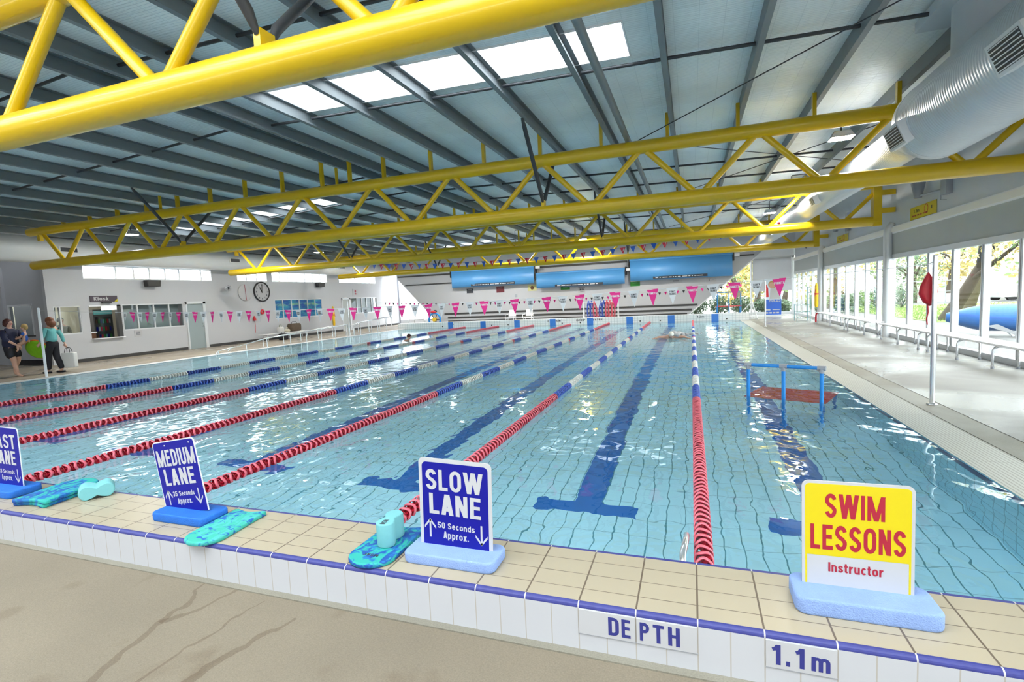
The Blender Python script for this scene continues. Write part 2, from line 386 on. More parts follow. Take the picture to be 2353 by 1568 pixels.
# ---- bold sans lettering drawn from strokes (unit height, y 0..1)
def _arc(cx, cy_, rx, ry, a0, a1, n=10): return [(cx+rx*math.cos(math.radians(a0+(a1-a0)*i/n)), cy_+ry*math.sin(math.radians(a0+(a1-a0)*i/n))) for i in range(n+1)]
def glyph(ch, t):
    h = t/2; W_ = .50; lo, hi = h, 1-h; xl, xr = h, W_-h; xm = W_/2; X = .74; xh = X-h       # X: lowercase height
    ow = .46; ol, orr = h, ow-h; om = ow/2; orx = om-h; ory = X/2-h; oc = X/2
    V = lambda x, a=0, b=1: [(x, a), (x, b)]
    rx = xm-h
    def oval(w_, a, b): m_ = w_/2; r_ = m_-h; k = min(r_*1.25, (b-a)/2-h); return [_arc(m_, b-h-k, r_, k, 0, 180)+_arc(m_, a+h+k, r_, k, 180, 360)+[(w_-h, b-h-k)]]
    def ess(w_, b):
        m_ = w_/2; r_ = m_-h; q_ = (b-2*h)/4
        return [_arc(m_, b-h-q_, r_, q_, 12, 180, 9)+[(h*1.05, b-h-q_*1.25), (m_*.75, b*.5+.035), (m_*1.25, b*.5-.035), (w_-h*1.05, h+q_*1.25)]+_arc(m_, h+q_, r_, q_, 0, -168, 9)]
    D = lambda x0, y0, x1, y1: ('d', x0, y0, x1, y1)
    G = {
     'A': ([D(h, 0, xm-.012, 1), D(xm+.012, 1, W_-h, 0), [(.13, .27), (W_-.13, .27)]], W_),
     'C': ([_arc(xm, hi-rx*1.2, rx, rx*1.2, 20, 180)+_arc(xm, lo+rx*1.2, rx, rx*1.2, 180, 340)], W_),
     'D': ([V(h), [(0, hi), (xm*.9, hi)]+_arc(xm*.9, hi-rx*1.1, xr-xm*.9, rx*1.1, 90, 0)+_arc(xm*.9, lo+rx*1.1, xr-xm*.9, rx*1.1, 0, -90)+[(0, lo)]], W_),
     'E': ([V(h), [(0, hi), (.44, hi)], [(0, .52), (.41, .52)], [(0, lo), (.45, lo)]], .45),
     'F': ([V(h), [(0, hi), (.43, hi)], [(0, .50), (.40, .50)]], .43),
     'H': ([V(h), V(xr), [(0, .52), (W_, .52)]], W_), 'I': ([V(h)], t), 'L': ([V(h), [(0, lo), (.42, lo)]], .42),
     'K': ([V(h), D(.46-h*.3, 1, h, .36), D(.17, .56, .50-h*.6, 0)], .50),
     'M': ([V(h), V(.74-h), D(h, 1, .37, 0), D(.37, 0, .74-h, 1)], .74), 'N': ([V(h), V(xr), D(h, 1, W_-h, 0)], W_),
     'O': (oval(.52, 0, 1), .52), 'P': ([V(h), [(0, hi), (xm, hi)]+_arc(xm, .72, xr-xm, hi-.72, 90, -90)+[(0, .72-(hi-.72))]], W_),
     'R': ([V(h), [(0, hi), (xm, hi)]+_arc(xm, .74, xr-xm, hi-.74, 90, -90)+[(0, .74-(hi-.74))], D(xm-.02, .46, W_-h*.9, 0)], W_),
     'S': (ess(W_, 1), W_), 'T': ([V(.24), [(0, hi), (.48, hi)]], .48), 'U': ([[(h, 1), (h, lo+rx)]+_arc(xm, lo+rx, rx, rx, 180, 360)+[(xr, 1)]], W_),
     'W': ([D(h, 1, .25, 0), D(.25, 0, .43, 1), D(.43, 1, .61, 0), D(.61, 0, .86-h, 1)], .86), 'Y': ([D(h, 1, .25, .38), D(.5-h, 1, .25, .38), V(.25, 0, .42)], .5),
     'V': ([D(h, 1, .25, 0), D(.25, 0, .5-h, 1)], .5), 'G': ([_arc(xm, hi-rx*1.2, rx, rx*1.2, 20, 180)+_arc(xm, lo+rx*1.2, rx, rx*1.2, 180, 350)+[(xr, .48)], [(xm, .46), (W_, .46)]], W_),
     '0': (oval(.47, 0, 1), .47), '1': ([V(.26), [(.04, .76), (.16, .80), (.24, .95)]], .26+h),
     '2': ([_arc(xm, hi-rx*1.1, rx, rx*1.1, 165, -20)+[(h*1.1, lo*1.4), ], [(0, lo), (W_, lo)]], W_), '3': ([_arc(xm, .74, rx, hi-.74, 160, -85)+[(xm*.8, .5)], [(xm*.8, .5)]+_arc(xm, .26, rx, .26-lo+.0, 85, -160)], W_),
     '5': ([[(W_-.03, hi), (h*1.2, hi), (h*.9, .48)]+_arc(xm, .31, rx, .31-lo, 130, -160)], W_), '8': ([_arc(xm, .74, rx*.92, hi-.74, 0, 360, 18), _arc(xm, .27, rx, .27-lo, 0, 360, 18)], W_),
     '.': ([V(h, 0, t*1.02)], t), '|': ([V(h)], t),
     'a': ([_arc(om, xh-.14, orx, .14, 165, 0)+[(orr, 0)], [(orr, .44), (om, .42)]+_arc(om*.95, .21, om*.95-h, .21-h, 90, 270)+[(orr, .16)]], ow), 'c': ([_arc(om, oc, orx, ory, 40, 320, 16)], ow-.03),
     'd': (oval(ow, 0, X)+[V(orr)], ow), 'e': ([_arc(om, oc, orx, ory, 0, 315, 16), [(ol, oc), (orr+h*.8, oc)]], ow),
     'i': ([V(h, 0, X), V(h, 1-t*.9, 1)], t), 'k': ([V(h), D(.40-h*.3, X, h, .28), D(.15, .42, .45-h*.7, 0)], .45), 'm': ([V(h, 0, X)]+[[(x0, 0), (x0, xh-.15)]+_arc((x0+x1)/2, xh-.15, (x1-x0)/2, .15, 180, 0)+[(x1, 0)] for x0, x1 in ((h, .36), (.36, .72-h))], .72),
     'n': ([V(h, 0, X), [(h, 0), (h, xh-.15)]+_arc(om, xh-.15, orx, .15, 180, 0)+[(orr, 0)]], ow), 'o': (oval(ow, 0, X), ow), 'p': ([V(h, -.24, X)]+oval(ow, 0, X), ow),
     'r': ([V(h, 0, X), [(h, .3)]+_arc(.31, .36, .31-h, xh-.36, 180, 85)], .34), 's': (ess(.43, X), .43), 't': ([[(.13, .97), (.13, .14)]+_arc(.13+.13, .14+.01, .13, .15-h, 180, 280), [(0, X-h*.8), (.29, X-h*.8)]], .30),
     'u': ([V(orr, 0, X), [(ol, X), (ol, h+.15)]+_arc(om, h+.15, orx, .15, 180, 360)], ow), 'x': ([D(h, X, .45-h, 0), D(.45-h, X, h, 0)], .45),
    }
    return G.get(ch, ([V(h)], t))
def strip(pts, t):
    if pts[0] == 'd':
        _, a, b_, c, d = pts; k = t*.56*(1+.12*abs(c-a))
        P4 = [Vector(p) for p in ((a-k, b_), (a+k, b_), (c+k, d), (c-k, d))]
        return P4, [(0, 1, 2, 3)] if d > b_ else [(3, 2, 1, 0)]
    vs = []; n = len(pts)
    P_ = [Vector(p) for p in pts]; Q = [P_[0]]
    for p in P_[1:]:
        if (p-Q[-1]).length > 1e-5: Q.append(p)
    n = len(Q)
    if n < 2: return [], []
    for i, p in enumerate(Q):
        d0 = (p-Q[i-1]).normalized() if i else None; d1 = (Q[i+1]-p).normalized() if i < n-1 else None
        if d0 is None: d0 = d1
        if d1 is None: d1 = d0
        n0 = Vector((-d0.y, d0.x)); n1 = Vector((-d1.y, d1.x)); m_ = n0+n1
        if m_.length < .25: m_ = n0; k = 1
        else: m_.normalize(); k = min(1.8, 1/max(.3, m_.dot(n0)))
        o = m_*(t/2*k); vs += [p+o, p-o]
    return vs, [(2*i+1, 2*i+3, 2*i+2, 2*i) for i in range(n-1)]
def text_geo(body, t=.16, gap=.10):
    VS, FS, x = [], [], 0
    for ch in body:
        if ch == ' ': x += .30; continue
        st, w_ = glyph(ch, t)
        for si, p in enumerate(st):
            vs, fs = strip(p, t); o = len(VS); VS += [(v.x+x, v.y, si) for v in vs]; FS += [tuple(i+o for i in f) for f in fs]
        x += w_+gap
    return VS, FS, x-gap
def put_text(mb, body, x0, x1, y0, y1, m, T=None, bold=.16, spacing=1.0, line=1.0, depth=.0006):
    """fit bold lettering into the box x0..x1, y0..y1 (cap height) of the local xy plane, facing +z"""
    asp = (x1-x0)/max(1e-6, y1-y0)
    vs, fs, w_ = text_geo(body, .165 if bold < .05 else bold)
    sx = (x1-x0)/w_; sy = y1-y0
    V3 = []
    for x, y, si in vs: V3.append((x0+x*sx, y0+y*sy if not (body[0] in 'am' and len(body) == 1) else y0+y*sy/.74, depth+si*.00025))
    return mb.add(V3, fs, m, False, T)
def FACE(x, y, z, yaw=0, tilt=0):
    """local x -> right, local y -> up, local z -> towards the viewer; yaw 0 faces -Y"""
    return Matrix.Translation((x, y, z)) @ Matrix.Rotation(yaw, 4, 'Z') @ Matrix.Rotation(PI/2, 4, 'X') @ Matrix.Rotation(tilt, 4, 'Z')
def cells(a0, a1, b0, b1, holes):
    A = sorted({a0, a1, *[h[0] for h in holes], *[h[1] for h in holes]}); B = sorted({b0, b1, *[h[2] for h in holes], *[h[3] for h in holes]})
    A = [a for a in A if a0 <= a <= a1]; B = [b for b in B if b0 <= b <= b1]
    for i in range(len(A)-1):
        for j in range(len(B)-1):
            ca = (A[i]+A[i+1])/2; cb = (B[j]+B[j+1])/2
            if not any(h[0] < ca < h[1] and h[2] < cb < h[3] for h in holes): yield A[i], A[i+1], B[j], B[j+1]
# ================================================================== SETTING
XL, XR, YF = -21.3, 5.4, 29.3                    # left wall, glazed right wall, far wall
PX0, PX1, PY1 = -17.05, 2.2, 25.0                # pool water
def plate(x0, x1, y0, y1, z0, z1, m, name, label):
    return struct(name, MB().box((x0, y0, z0), (x1, y1, z1), m), label)
plate(-32, 9, -12, -.53, -.30, -.06, 'near_deck', 'floor', 'sand coloured concrete floor with dark drip marks before the tiled coping')
plate(2.96, XR+.15, -.53, 31.5, -.30, .015, 'right_deck', 'floor', 'pale concrete pool deck along the benches and glazing')
plate(2.66, 2.96, -.53, 27, -.30, .011, 'damp_strip', 'floor', 'damp grey strip of floor beside the ribbed gutter')
plate(-32, PX0-.5, -.53, 31.5, -.30, .015, 'left_deck', 'floor', 'wet beige concrete deck along the kiosk wall')
plate(PX0-.5, 2.66, 25.45, 31.5, -.30, .012, 'right_deck', 'floor', 'far pool deck in front of the striped end wall')
plate(PX1+.004, 2.66, 0, 25.0, -.30, .006, 'gutter', 'trim_1', 'cream ribbed gutter between the water and the bench side deck')
plate(PX0-.5, PX0-.004, 0, 25.0, -.30, .006, 'gutter_w', 'trim_2', 'white gutter between the water and the kiosk side deck')

# pool basin with its lane lines
b = MB(); Z0 = -1.15
b.add([(PX0, 0, Z0), (PX1, 0, Z0), (PX1, PY1, Z0), (PX0, PY1, Z0)], [(0, 1, 2, 3)], 'pool_floor')
b.add([(PX1, 0, Z0), (PX1, PY1, Z0), (PX1, PY1, .006), (PX1, 0, .006)], [(0, 3, 2, 1)], 'pool_wall_x')
b.add([(PX0, 0, Z0), (PX0, PY1, Z0), (PX0, PY1, .006), (PX0, 0, .006)], [(0, 1, 2, 3)], 'pool_wall_x')
b.add([(PX0, 0, Z0), (PX1, 0, Z0), (PX1, 0, -.9), (PX0, 0, -.9)], [(0, 3, 2, 1)], 'end_tile')
b.add([(PX0, PY1, Z0), (PX1, PY1, Z0), (PX1, PY1, -.3), (PX0, PY1, -.3)], [(0, 1, 2, 3)], 'end_tile')
basin = struct('pool_basin', b, 'pale blue tiled pool basin under the water'); basin['category'] = 'pool'
LANE = 2.131
for k in range(8):
    xc = LANE*(.5-k); mk = MB()
    for (x0, x1, y0, y1) in ((xc-.145, xc+.145, 2.14, 22.86), (xc-.5, xc+.5, 1.92, 2.14), (xc-.5, xc+.5, 22.86, 23.08)):
        mk.box((x0, y0, Z0+.001), (x1, y1, Z0+.005), 'line_blue')
    mk.build('lane_line', basin)
for xs, n in ((PX1-.004, 1), (PX0+.004, -1)):
    mk = MB(); a_, b_ = (xs-.003, xs) if n > 0 else (xs, xs+.003)
    mk.box((a_, .001, -.13), (b_, PY1-.001, -.012), 'tile_blue'); mk.build('waterline_tile_band', basin)
wt = MB(); nx, ny = 2, 2
wt.add([(PX0+.001, .001, 0), (PX1-.001, .001, 0), (PX1-.001, PY1-.001, 0), (PX0+.001, PY1-.001, 0)], [(0, 1, 2, 3)], 'water')
wo = struct('pool_water', wt, 'clear rippled pool water'); wo['category'] = 'water'

# near coping: cream top, blue rounded edges, white front
HC = .175
def coping(name, x0, x1, prof, label):
    q = MB()
    for i in range(len(prof)-1):
        (ya, za, m), (yb, zb, _) = prof[i], prof[i+1]
        q.add([(x0, ya, za), (x1, ya, za), (x1, yb, zb), (x0, yb, zb)], [(0, 1, 2, 3)], m)
    return struct(name, q, label)
arc = [(-.508-.022*math.sin(a), HC-.022*(1-math.cos(a)), 'edge_tile') for a in [i*PI/10 for i in range(5)]]
coping('trim_3', -32, 8, [(0, -.9, 'face_tile'), (0, .158, 'edge_tile'), (-.003, .170, 'edge_tile'), (-.009, .1745, 'edge_tile'), (-.030, HC, 'cream_tile'), (-.505, HC, 'edge_tile')]+arc+[(-.53, .153, 'face_tile'), (-.53, -.07, 'face_tile')],
       'near pool coping of cream tiles with blue edges and white tiled front')
# far coping wall
q = MB(); ht = .36
q.box((PX0-.5, PY1, -.3), (2.66, PY1+.45, ht), 'end_tile')
q.box((PX0-.5, PY1+.02, ht), (2.66, PY1+.45, ht+.004), 'white')
fc = struct('trim_4', q, 'white tiled end wall of the pool at the far side')
for k in range(8):
    xc = LANE*(.5-k)
    MB().box((xc-.17, PY1-.006, -.9), (xc+.17, PY1-.001, ht-.004), 'line_blue').build('lane_target', fc)
def far_text(body, x0, x1, z0, z1):
    put_text(t_ := MB(), body, x0, x1, z0, z1, 'letter_dark', FACE(0, PY1-.002, 0), .01); t_.build('lettering', fc)
far_text('CAUTION', -7.75, -7.0, .19, .29); far_text('DEEP', -6.1, -5.6, .19, .29); far_text('WATER', -5.25, -4.65, .19, .29); far_text('1.2m', .2, .55, .19, .29); far_text('1.2m', -14.0, -13.65, .19, .29)
dr = MB()
for k in range(8):
    xx = LANE*(.5-k)-.55*(1 if k % 2 else -1); dr.lathe([(.001, 0), (.035, 0), (.035, .01), (.001, .012)], 'black', 10, FACE(xx, PY1-.002, .1))
dr.build('drain_cover', fc)

# ---------------- depth tiles on the coping front
def depth_tile(label, xs, texts):
    t = thing('depth_marker_tile', label, 'tile sign', ((xs[0][0]+xs[-1][1])/2, -.532, -.06))
    for x0, x1 in xs: MB().box((x0+.003, -.5345, .030), (x1-.003, -.529, .149), 'sign_white').build('tile', t, True)
    for x0, x1 in xs:
        MB().box((x0, -.5335, .0265), (x1, -.529, .029), 'grey_plastic').build('grout_line', t, True)
    for body, x0, x1 in texts:
        q = MB(); put_text(q, body, x0, x1, .046, {'m': .108}.get(body, .134), 'tile_blue', FACE(0, -.5345, 0), .24 if body == '.' else .17); q.build('lettering', t, True)
    return t
depth_tile('white wall tile pair lettered DEPTH in blue', [(-.5765, -.3095), (-.3095, -.0425)], [('D', -.435, -.386), ('E', -.374, -.334), ('P', -.292, -.250), ('T', -.234, -.186), ('H', -.168, -.118)])
depth_tile('white wall tile reading 1.1m in blue', [(.2245, .4915)], [('1', .247, .283), ('.', .303, .318), ('1', .335, .371), ('m', .396, .464)])

# ---------------- left wall with its openings
HOLES = [(8.78, 9.62, 1.07, 2.10), (9.90, 11.03, .85, 2.10), (11.09, 13.66, 1.07, 2.11), (13.75, 14.74, 0, 2.14), (9.83, 15.23, 3.08, 3.62), (16.65, 18.56, 3.10, 3.62), (18.87, 23.29, 3.10, 3.72),
         (18.95, 22.67, 1.10, 2.16), (24.5, 25.39, 0, 2.17), (25.5, 28.41, 1.10, 2.16), (24.42, 28.42, 3.11, 3.67)]
q = MB()
for a0, a1, z0, z1 in cells(8.6, 31.3, 0, 5.0, HOLES): q.box((XL-.15, a0, z0), (XL, a1, z1), 'white_wall')
struct('wall_left', q, 'white wall with kiosk hatch, doors and high windows')
q = MB()
for y0, y1 in ((9.1, 13.70), (14.80, 24.44), (25.45, 31.2)): q.box((XL, y0, .015), (XL+.018, y1, .14), 'charcoal')
struct('baseboard_left', q, 'dark tiled skirting along the white kiosk wall')
WN = [0]
def yz_window(y0, y1, z0, z1, mull, label, fr=.045, glass='glass', x=XL-.06, name='window', panes=None, trans=()):
    WN[0] += 1
    t = thing(f'window_{WN[0]}', label, 'window', (x, (y0+y1)/2, z0), kind='structure')
    f = MB(); ys = [y0]+list(mull)+[y1]
    f.box((x-.03, y0, z1-fr), (x+.05, y1, z1), 'alu'); f.box((x-.03, y0, z0), (x+.05, y1, z0+fr), 'alu')
    for yy in ys: f.box((x-.03, max(y0, yy-fr/2), z0+fr), (x+.05, min(y1, yy+fr/2), z1-fr), 'alu')
    for zz in trans: f.box((x-.03, y0, zz-fr/2), (x+.045, y1, zz+fr/2), 'alu')
    f.build('window_frame', t, True)
    for a, c in zip(ys, ys[1:]):
        MB().box((x-.004, a, z0+fr), (x+.004, c, z1-fr), panes or glass).build('window_pane', t, True)
    return t
yz_window(8.78, 9.62, 1.07, 2.10, [8.98], 'white framed kiosk window at the wall corner beside the hatch')
yz_window(11.09, 13.66, 1.07, 2.11, [11.68, 12.35, 13.01], 'four pane kiosk window between the hatch and the frosted door', glass='glass_dull')
struct('blind_kiosk', MB().box((XL-.32, 11.12, .9), (XL-.30, 13.64, 2.15), 'blind_slats'), 'pale slatted blinds behind the four pane kiosk window')
struct('blind_far', MB().box((XL-.32, 25.5, .9), (XL-.30, 28.45, 2.2), 'blind_slats'), 'pale blinds behind the far window row')
yz_window(9.83, 15.23, 3.08, 3.62, [11.0, 11.68, 12.32, 12.99, 13.63, 14.69], 'high strip window above the kiosk hatch')
yz_window(16.65, 18.56, 3.10, 3.62, [17.23, 17.86], 'short high window above the wall clocks')
yz_window(18.87, 23.29, 3.10, 3.72, [19.45, 20.06, 20.72, 21.38, 22.03, 22.68], 'high strip window above the blue printed window')
yz_window(24.42, 28.42, 3.11, 3.67, [25.48, 26.07, 26.72, 27.23, 27.72], 'high strip window above the far door')
yz_window(18.95, 22.67, 1.10, 2.16, [19.525, 20.17, 20.78, 21.45, 22.08], 'window covered with blue underwater prints', panes='print', trans=(1.53,))
yz_window(25.5, 28.41, 1.10, 2.16, [26.13, 26.66, 27.2, 27.78], 'far window row beside the grey far door', glass='glass_dull')
for i, (y0, y1, m, lb) in enumerate(((13.75, 14.74, 'door_frost', 'frosted grey glazed door in the kiosk wall'), (24.5, 25.39, 'panel_grey', 'plain grey door near the far handrail'))):
    t = thing(f'door_{i+1}', lb, 'door', (XL, y0, .015), kind='structure')
    f = MB(); f.box((XL-.1, y0, .015), (XL+.03, y0+.07, 2.14), 'alu'); f.box((XL-.1, y1-.13, .015), (XL+.03, y1, 2.14), 'alu'); f.box((XL-.1, y0, 2.05), (XL+.03, y1, 2.16), 'alu'); f.build('door_frame', t, True)
    MB().box((XL-.05, y0+.07, .02), (XL-.02, y1-.13, 2.05), m).build('door_leaf', t, True)
    MB().tube([(XL-.02, y1-.2, 1.0), (XL+.03, y1-.2, 1.0), (XL+.03, y1-.2, 1.15), (XL-.02, y1-.2, 1.15)], .01, 'chrome', 8).build('handle', t, True)
# kiosk room behind the hatch
q = MB(); X2 = -24.6
q.box((X2-.1, 8.9, 0), (X2, 15, 2.9), 'cream_wall'); q.box((X2, 14.9, 0), (XL-.15, 15, 2.9), 'white_wall'); q.box((X2, 8.9, 2.8), (XL-.15, 15, 2.9), 'white_wall')
q.box((X2, 18.5, 0), (X2+.1, 29, 2.9), 'blind_slats'); q.box((X2, 18.5, 2.8), (XL-.15, 29, 2.9), 'white_wall')
struct('wall_kiosk', q, 'cream walls of the kiosk room seen through the hatch')
# recessed grey wall by the reception counter
q = MB(); yw = 8.8
for a0, a1, z0, z1 in cells(-32, XL-.15, 0, 5.0, [(-23.9, -22.55, 1.08, 2.2)]): q.box((a0, yw, z0), (a1, yw+.12, z1), 'grey_wall')
q.box((-24.32, yw-.1, 0), (-24.02, yw, 3.65), 'grey_wall'); struct('wall_recess', q, 'grey recessed wall behind the two women')
struct('baseboard_recess', MB().box((-24, yw-.03, .015), (XL-.02, yw, .2), 'black'), 'black kick strip under the grey recessed wall')
t = thing('window_20', 'grey recessed reception window behind the women', 'window', (-23.2, yw, 1.08), kind='structure')
MB().box((-23.9, yw+.03, 1.08), (-22.55, yw+.04, 2.2), 'glass_dull').build('window_pane', t, True)
f = MB(); f.box((-23.95, yw-.03, 1.05), (-22.5, yw+.03, 1.1), 'charcoal'); f.box((-23.95, yw-.02, 2.18), (-22.5, yw+.02, 2.24), 'alu'); f.box((-23.95, yw-.02, 1.1), (-23.88, yw+.02, 2.2), 'alu'); f.box((-22.57, yw-.02, 1.1), (-22.5, yw+.02, 2.2), 'alu'); f.build('window_frame', t, True)
struct('blind_reception', MB().box((-24.0, 9.0, 1.0), (-22.45, 9.012, 2.3), 'blind_cloth'), 'pale blind behind the grey reception window')

# ---------------- far wall
q = MB()
tz = [(-20.05, 3.70), (-20.05, 3.37), (-17.25, .42), (-17.25, 0), (-.35, 0), (-.35, .06), (3.86, 3.70)]
q.prism([(x, z) for x, z in reversed(tz)], 0, -.15, 'white_wall', FACE(0, YF, 0))
q.box((XL, YF, 3.70), (XR+.2, YF+.15, 5.6), 'white_wall'); q.box((3.2, YF+.16, 3.28), (XR+.2, YF+.3, 3.7), 'white')
struct('wall_back', q, 'white end wall with slanted ends and dark seating stripes')
q = MB()
def edgeR(z): return -.42+(z-.06)*1.157-.03
def edgeL(z): return -17.25-(z-.42)*.949+.1 if z > .42 else -17.15
for z0, z1 in ((.69, .80), (.41, .525), (.185, .27)): q.box((edgeL(z0)+1.0, YF-.03, z0), (edgeR(z0), YF, z1), 'charcoal')
struct('trim_5', q, 'dark horizontal stripes of the end wall seating')
q = MB()
for x0, x1, z0, z1 in ((-20.0, -15.65, 3.46, 3.56), (-19.4, -15.65, 2.85, 2.93), (-9.5, -3.75, 3.50, 3.62), (2.25, 3.35, 3.42, 3.50)): q.box((x0, YF-.05, z0), (x1, YF, z1), 'charcoal')
struct('trim_6', q, 'dark mounting rails behind the blue covers')
q = MB(); q.add([(-.38, YF-.02, .05), (-.30, YF-.02, .05), (3.93, YF-.02, 3.70), (3.83, YF-.02, 3.70)], [(0, 1, 2, 3)], 'white'); struct('trim_7', q, 'white slanted edge trim of the end wall')
t = thing('window_30', 'tall far corner window partly covered by a grey blind', 'window', (2.6, YF+.25, .1), kind='structure')
MB().box((-.5, YF+.24, .1), (XR, YF+.25, 3.28), 'glass').build('window_pane', t, True)
f = MB()
f.box((-.5, YF+.2, 0), (XR, YF+.3, .17), 'alu'); f.box((3.2, YF+.18, 3.2), (XR, YF+.3, 3.3), 'alu'); f.box((3.17, YF+.18, .17), (3.25, YF+.3, 3.2), 'alu'); f.box((5.28, YF+.18, .0), (5.4, YF+.3, 3.3), 'alu')
f.build('window_frame', t, True)
MB().box((3.27, YF+.15, 1.36), (5.26, YF+.165, 3.2), 'blind_cloth').build('roller_blind', t, True)
# bright frosted glazing in the far left corner
t = thing('window_31', 'bright frosted corner window beyond the slanted end wall', 'window', (-19, 31.3, 0), kind='structure')
MB().box((XL, 31.3, .35), (-15.5, 31.32, 4.2), 'frosted').build('window_pane', t, True)
f = MB(); f.box((XL, 31.25, 0), (-15.5, 31.32, .35), 'alu'); f.box((XL, 31.24, 0), (XL+.12, 31.3, 4.2), 'grey_plastic'); f.build('window_frame', t, True)
struct('wall_corner', MB().box((XL-.1, 31.32, 3.7), (-15.4, 31.4, 5.6), 'white_wall'), 'white wall above the frosted corner window')

# ---------------- right wall: glazing bays, grey panel, white band, upper wall
BAYS = [(-6, .05), (.05, 7.33), (7.33, 14.7), (14.7, 22.6), (22.6, 29.35)]
for i, (y0, y1) in enumerate(BAYS):
    t = thing(f'window_{40+i}', ['glazed bay beside the camera', 'nearest glazed bay beside the water', 'tall glazed bay behind the long bench with the slide outside', 'tall glazed bay behind the further bench', 'glazed bay in the far corner behind the glass trolley'][i], 'window', (XR, y0, .015), kind='structure')
    n = round((y1-y0)/1.16); st = (y1-y0)/n; f = MB()
    f.box((XR-.05, y0, 2.25), (XR+.09, y1, 2.37), 'alu'); f.box((XR-.06, y0, .015), (XR+.09, y1, .13), 'alu')
    for k in range(n+1):
        yy = y0+k*st; f.box((XR-.05, max(y0, yy-.065), .13), (XR+.06, min(y1, yy-.012), 2.25), 'alu'); f.box((XR-.05, max(y0, yy+.012), .13), (XR+.06, min(y1, yy+.05), 2.25), 'alu'); f.box((XR-.02, max(y0, yy-.012), .13), (XR+.0, min(y1, yy+.012), 2.25), 'black')
    f.build('window_frame', t, True)
    for k in range(n): MB().box((XR+.0, y0+k*st+.05, .13), (XR+.008, y0+(k+1)*st-.065, 2.25), 'glass').build('window_pane', t, True)
q = MB(); q.box((XR-.03, -6, 2.37), (XR+.1, YF+.1, 2.97), 'panel_grey'); q.box((XR-.05, -6, 2.95), (XR+.1, YF+.1, 3.15), 'white'); q.box((XR+.02, -6, 3.15), (XR+.15, YF+.1, 5.3), 'pale_wall'); q.box((XR-.075, -6, 2.985), (XR-.05, YF, 3.12), 'warm_white')
struct('wall_right', q, 'pale upper wall with a white band above grey blinds')
for i, (y, lb) in enumerate(((-.05, 'round grey column at the near glazing'), (7.33, 'round grey column outside the picture beside the long bench'), (14.7, 'round grey column between the two benches'), (22.75, 'round grey column at the far end of the benches'))):
    q = MB(); q.tube([(XR-.12, y, .015), (XR-.12, y, 2.95), (XR-.1, y, 3.1), (XR-.0, y, 3.22)], .115, 'alu', 20); o = struct('column', q, lb)
for y in (14.7, 22.75, 7.33):
    pass

# ---------------- roof: two shallow slopes with skylight openings
RX = -7.81
def zb(x): return 5.05-.0526*(RX-x) if x < RX else 4.95-.024*(x-RX)      # underside of the purlins
PUR = .22
SKY = [(-6.95, -.80, 3.95, 4.95), (-18.2, -10.5, 10.8, 11.7), (-6.95, -.80, 18.4, 19.3), (-18.2, -10.5, 25.0, 25.9), (-16, 4.4, -5.2, -.75)]  # last opening is added out of view to light the near deck and water
q = MB()
for a0, a1, y0, y1 in cells(XL-.3, XR+.3, -6, YF+.2, SKY+[(RX-.0001, RX+.0001, 0, 0)]):
    z0, z1 = zb(a0+1e-4)+PUR, zb(a1-1e-4)+PUR
    if a0 >= RX: z0 = zb(a0+1e-3)+PUR
    q.add([(a0, y0, z0), (a1, y0, z1), (a1, y1, z1), (a0, y1, z0), (a0, y0, z0+.05), (a1, y0, z1+.05), (a1, y1, z1+.05), (a0, y1, z0+.05)],
          [(0, 3, 2, 1), (4, 5, 6, 7), (0, 1, 5, 4), (1, 2, 6, 5), (2, 3, 7, 6), (3, 0, 4, 7)], 'roof')
q.box((RX-.03, -6, zb(RX+.01)+PUR-.02), (RX+.03, YF+.2, zb(RX-.01)+PUR+.05), 'roof')
struct('ceiling', q, 'foil lined roof with white mesh')
for i, (x0, x1, y0, y1) in enumerate(SKY):
    t = thing(f'window_{60+i}', ['long bright skylight nearest the camera over the water', 'skylight over the kiosk side behind the second truss', 'skylight over the water behind the third truss', 'skylight over the kiosk side at the far end', 'added unseen roof opening behind the camera that lights the near end'][i], 'skylight', ((x0+x1)/2, (y0+y1)/2, zb((x0+x1)/2)+PUR), kind='structure')
    f = MB(); za, zc = zb(x0)+PUR, zb(x1)+PUR; up = .42
    for ya, yb in ((y0+.001, y0+.02), (y1-.02, y1-.001)): f.add([(x0, ya, za-.02), (x1, ya, zc-.02), (x1, yb, zc-.02), (x0, yb, za-.02), (x0, ya, za+up), (x1, ya, zc+up), (x1, yb, zc+up), (x0, yb, za+up)], [(0, 3, 2, 1), (4, 5, 6, 7), (0, 1, 5, 4), (1, 2, 6, 5), (2, 3, 7, 6), (3, 0, 4, 7)], 'white')
    f.box((x0+.001, y0+.02, za-.02), (x0+.02, y1-.02, za+up), 'white'); f.box((x1-.02, y0+.02, zc-.02), (x1-.001, y1-.02, zc+up), 'white')
    f.build('window_frame', t, True)
    MB().add([(x0, y0, za+up), (x1, y0, zc+up), (x1, y1, zc+up), (x0, y1, za+up)], [(0, 1, 2, 3)], 'glass').build('window_pane', t, True)

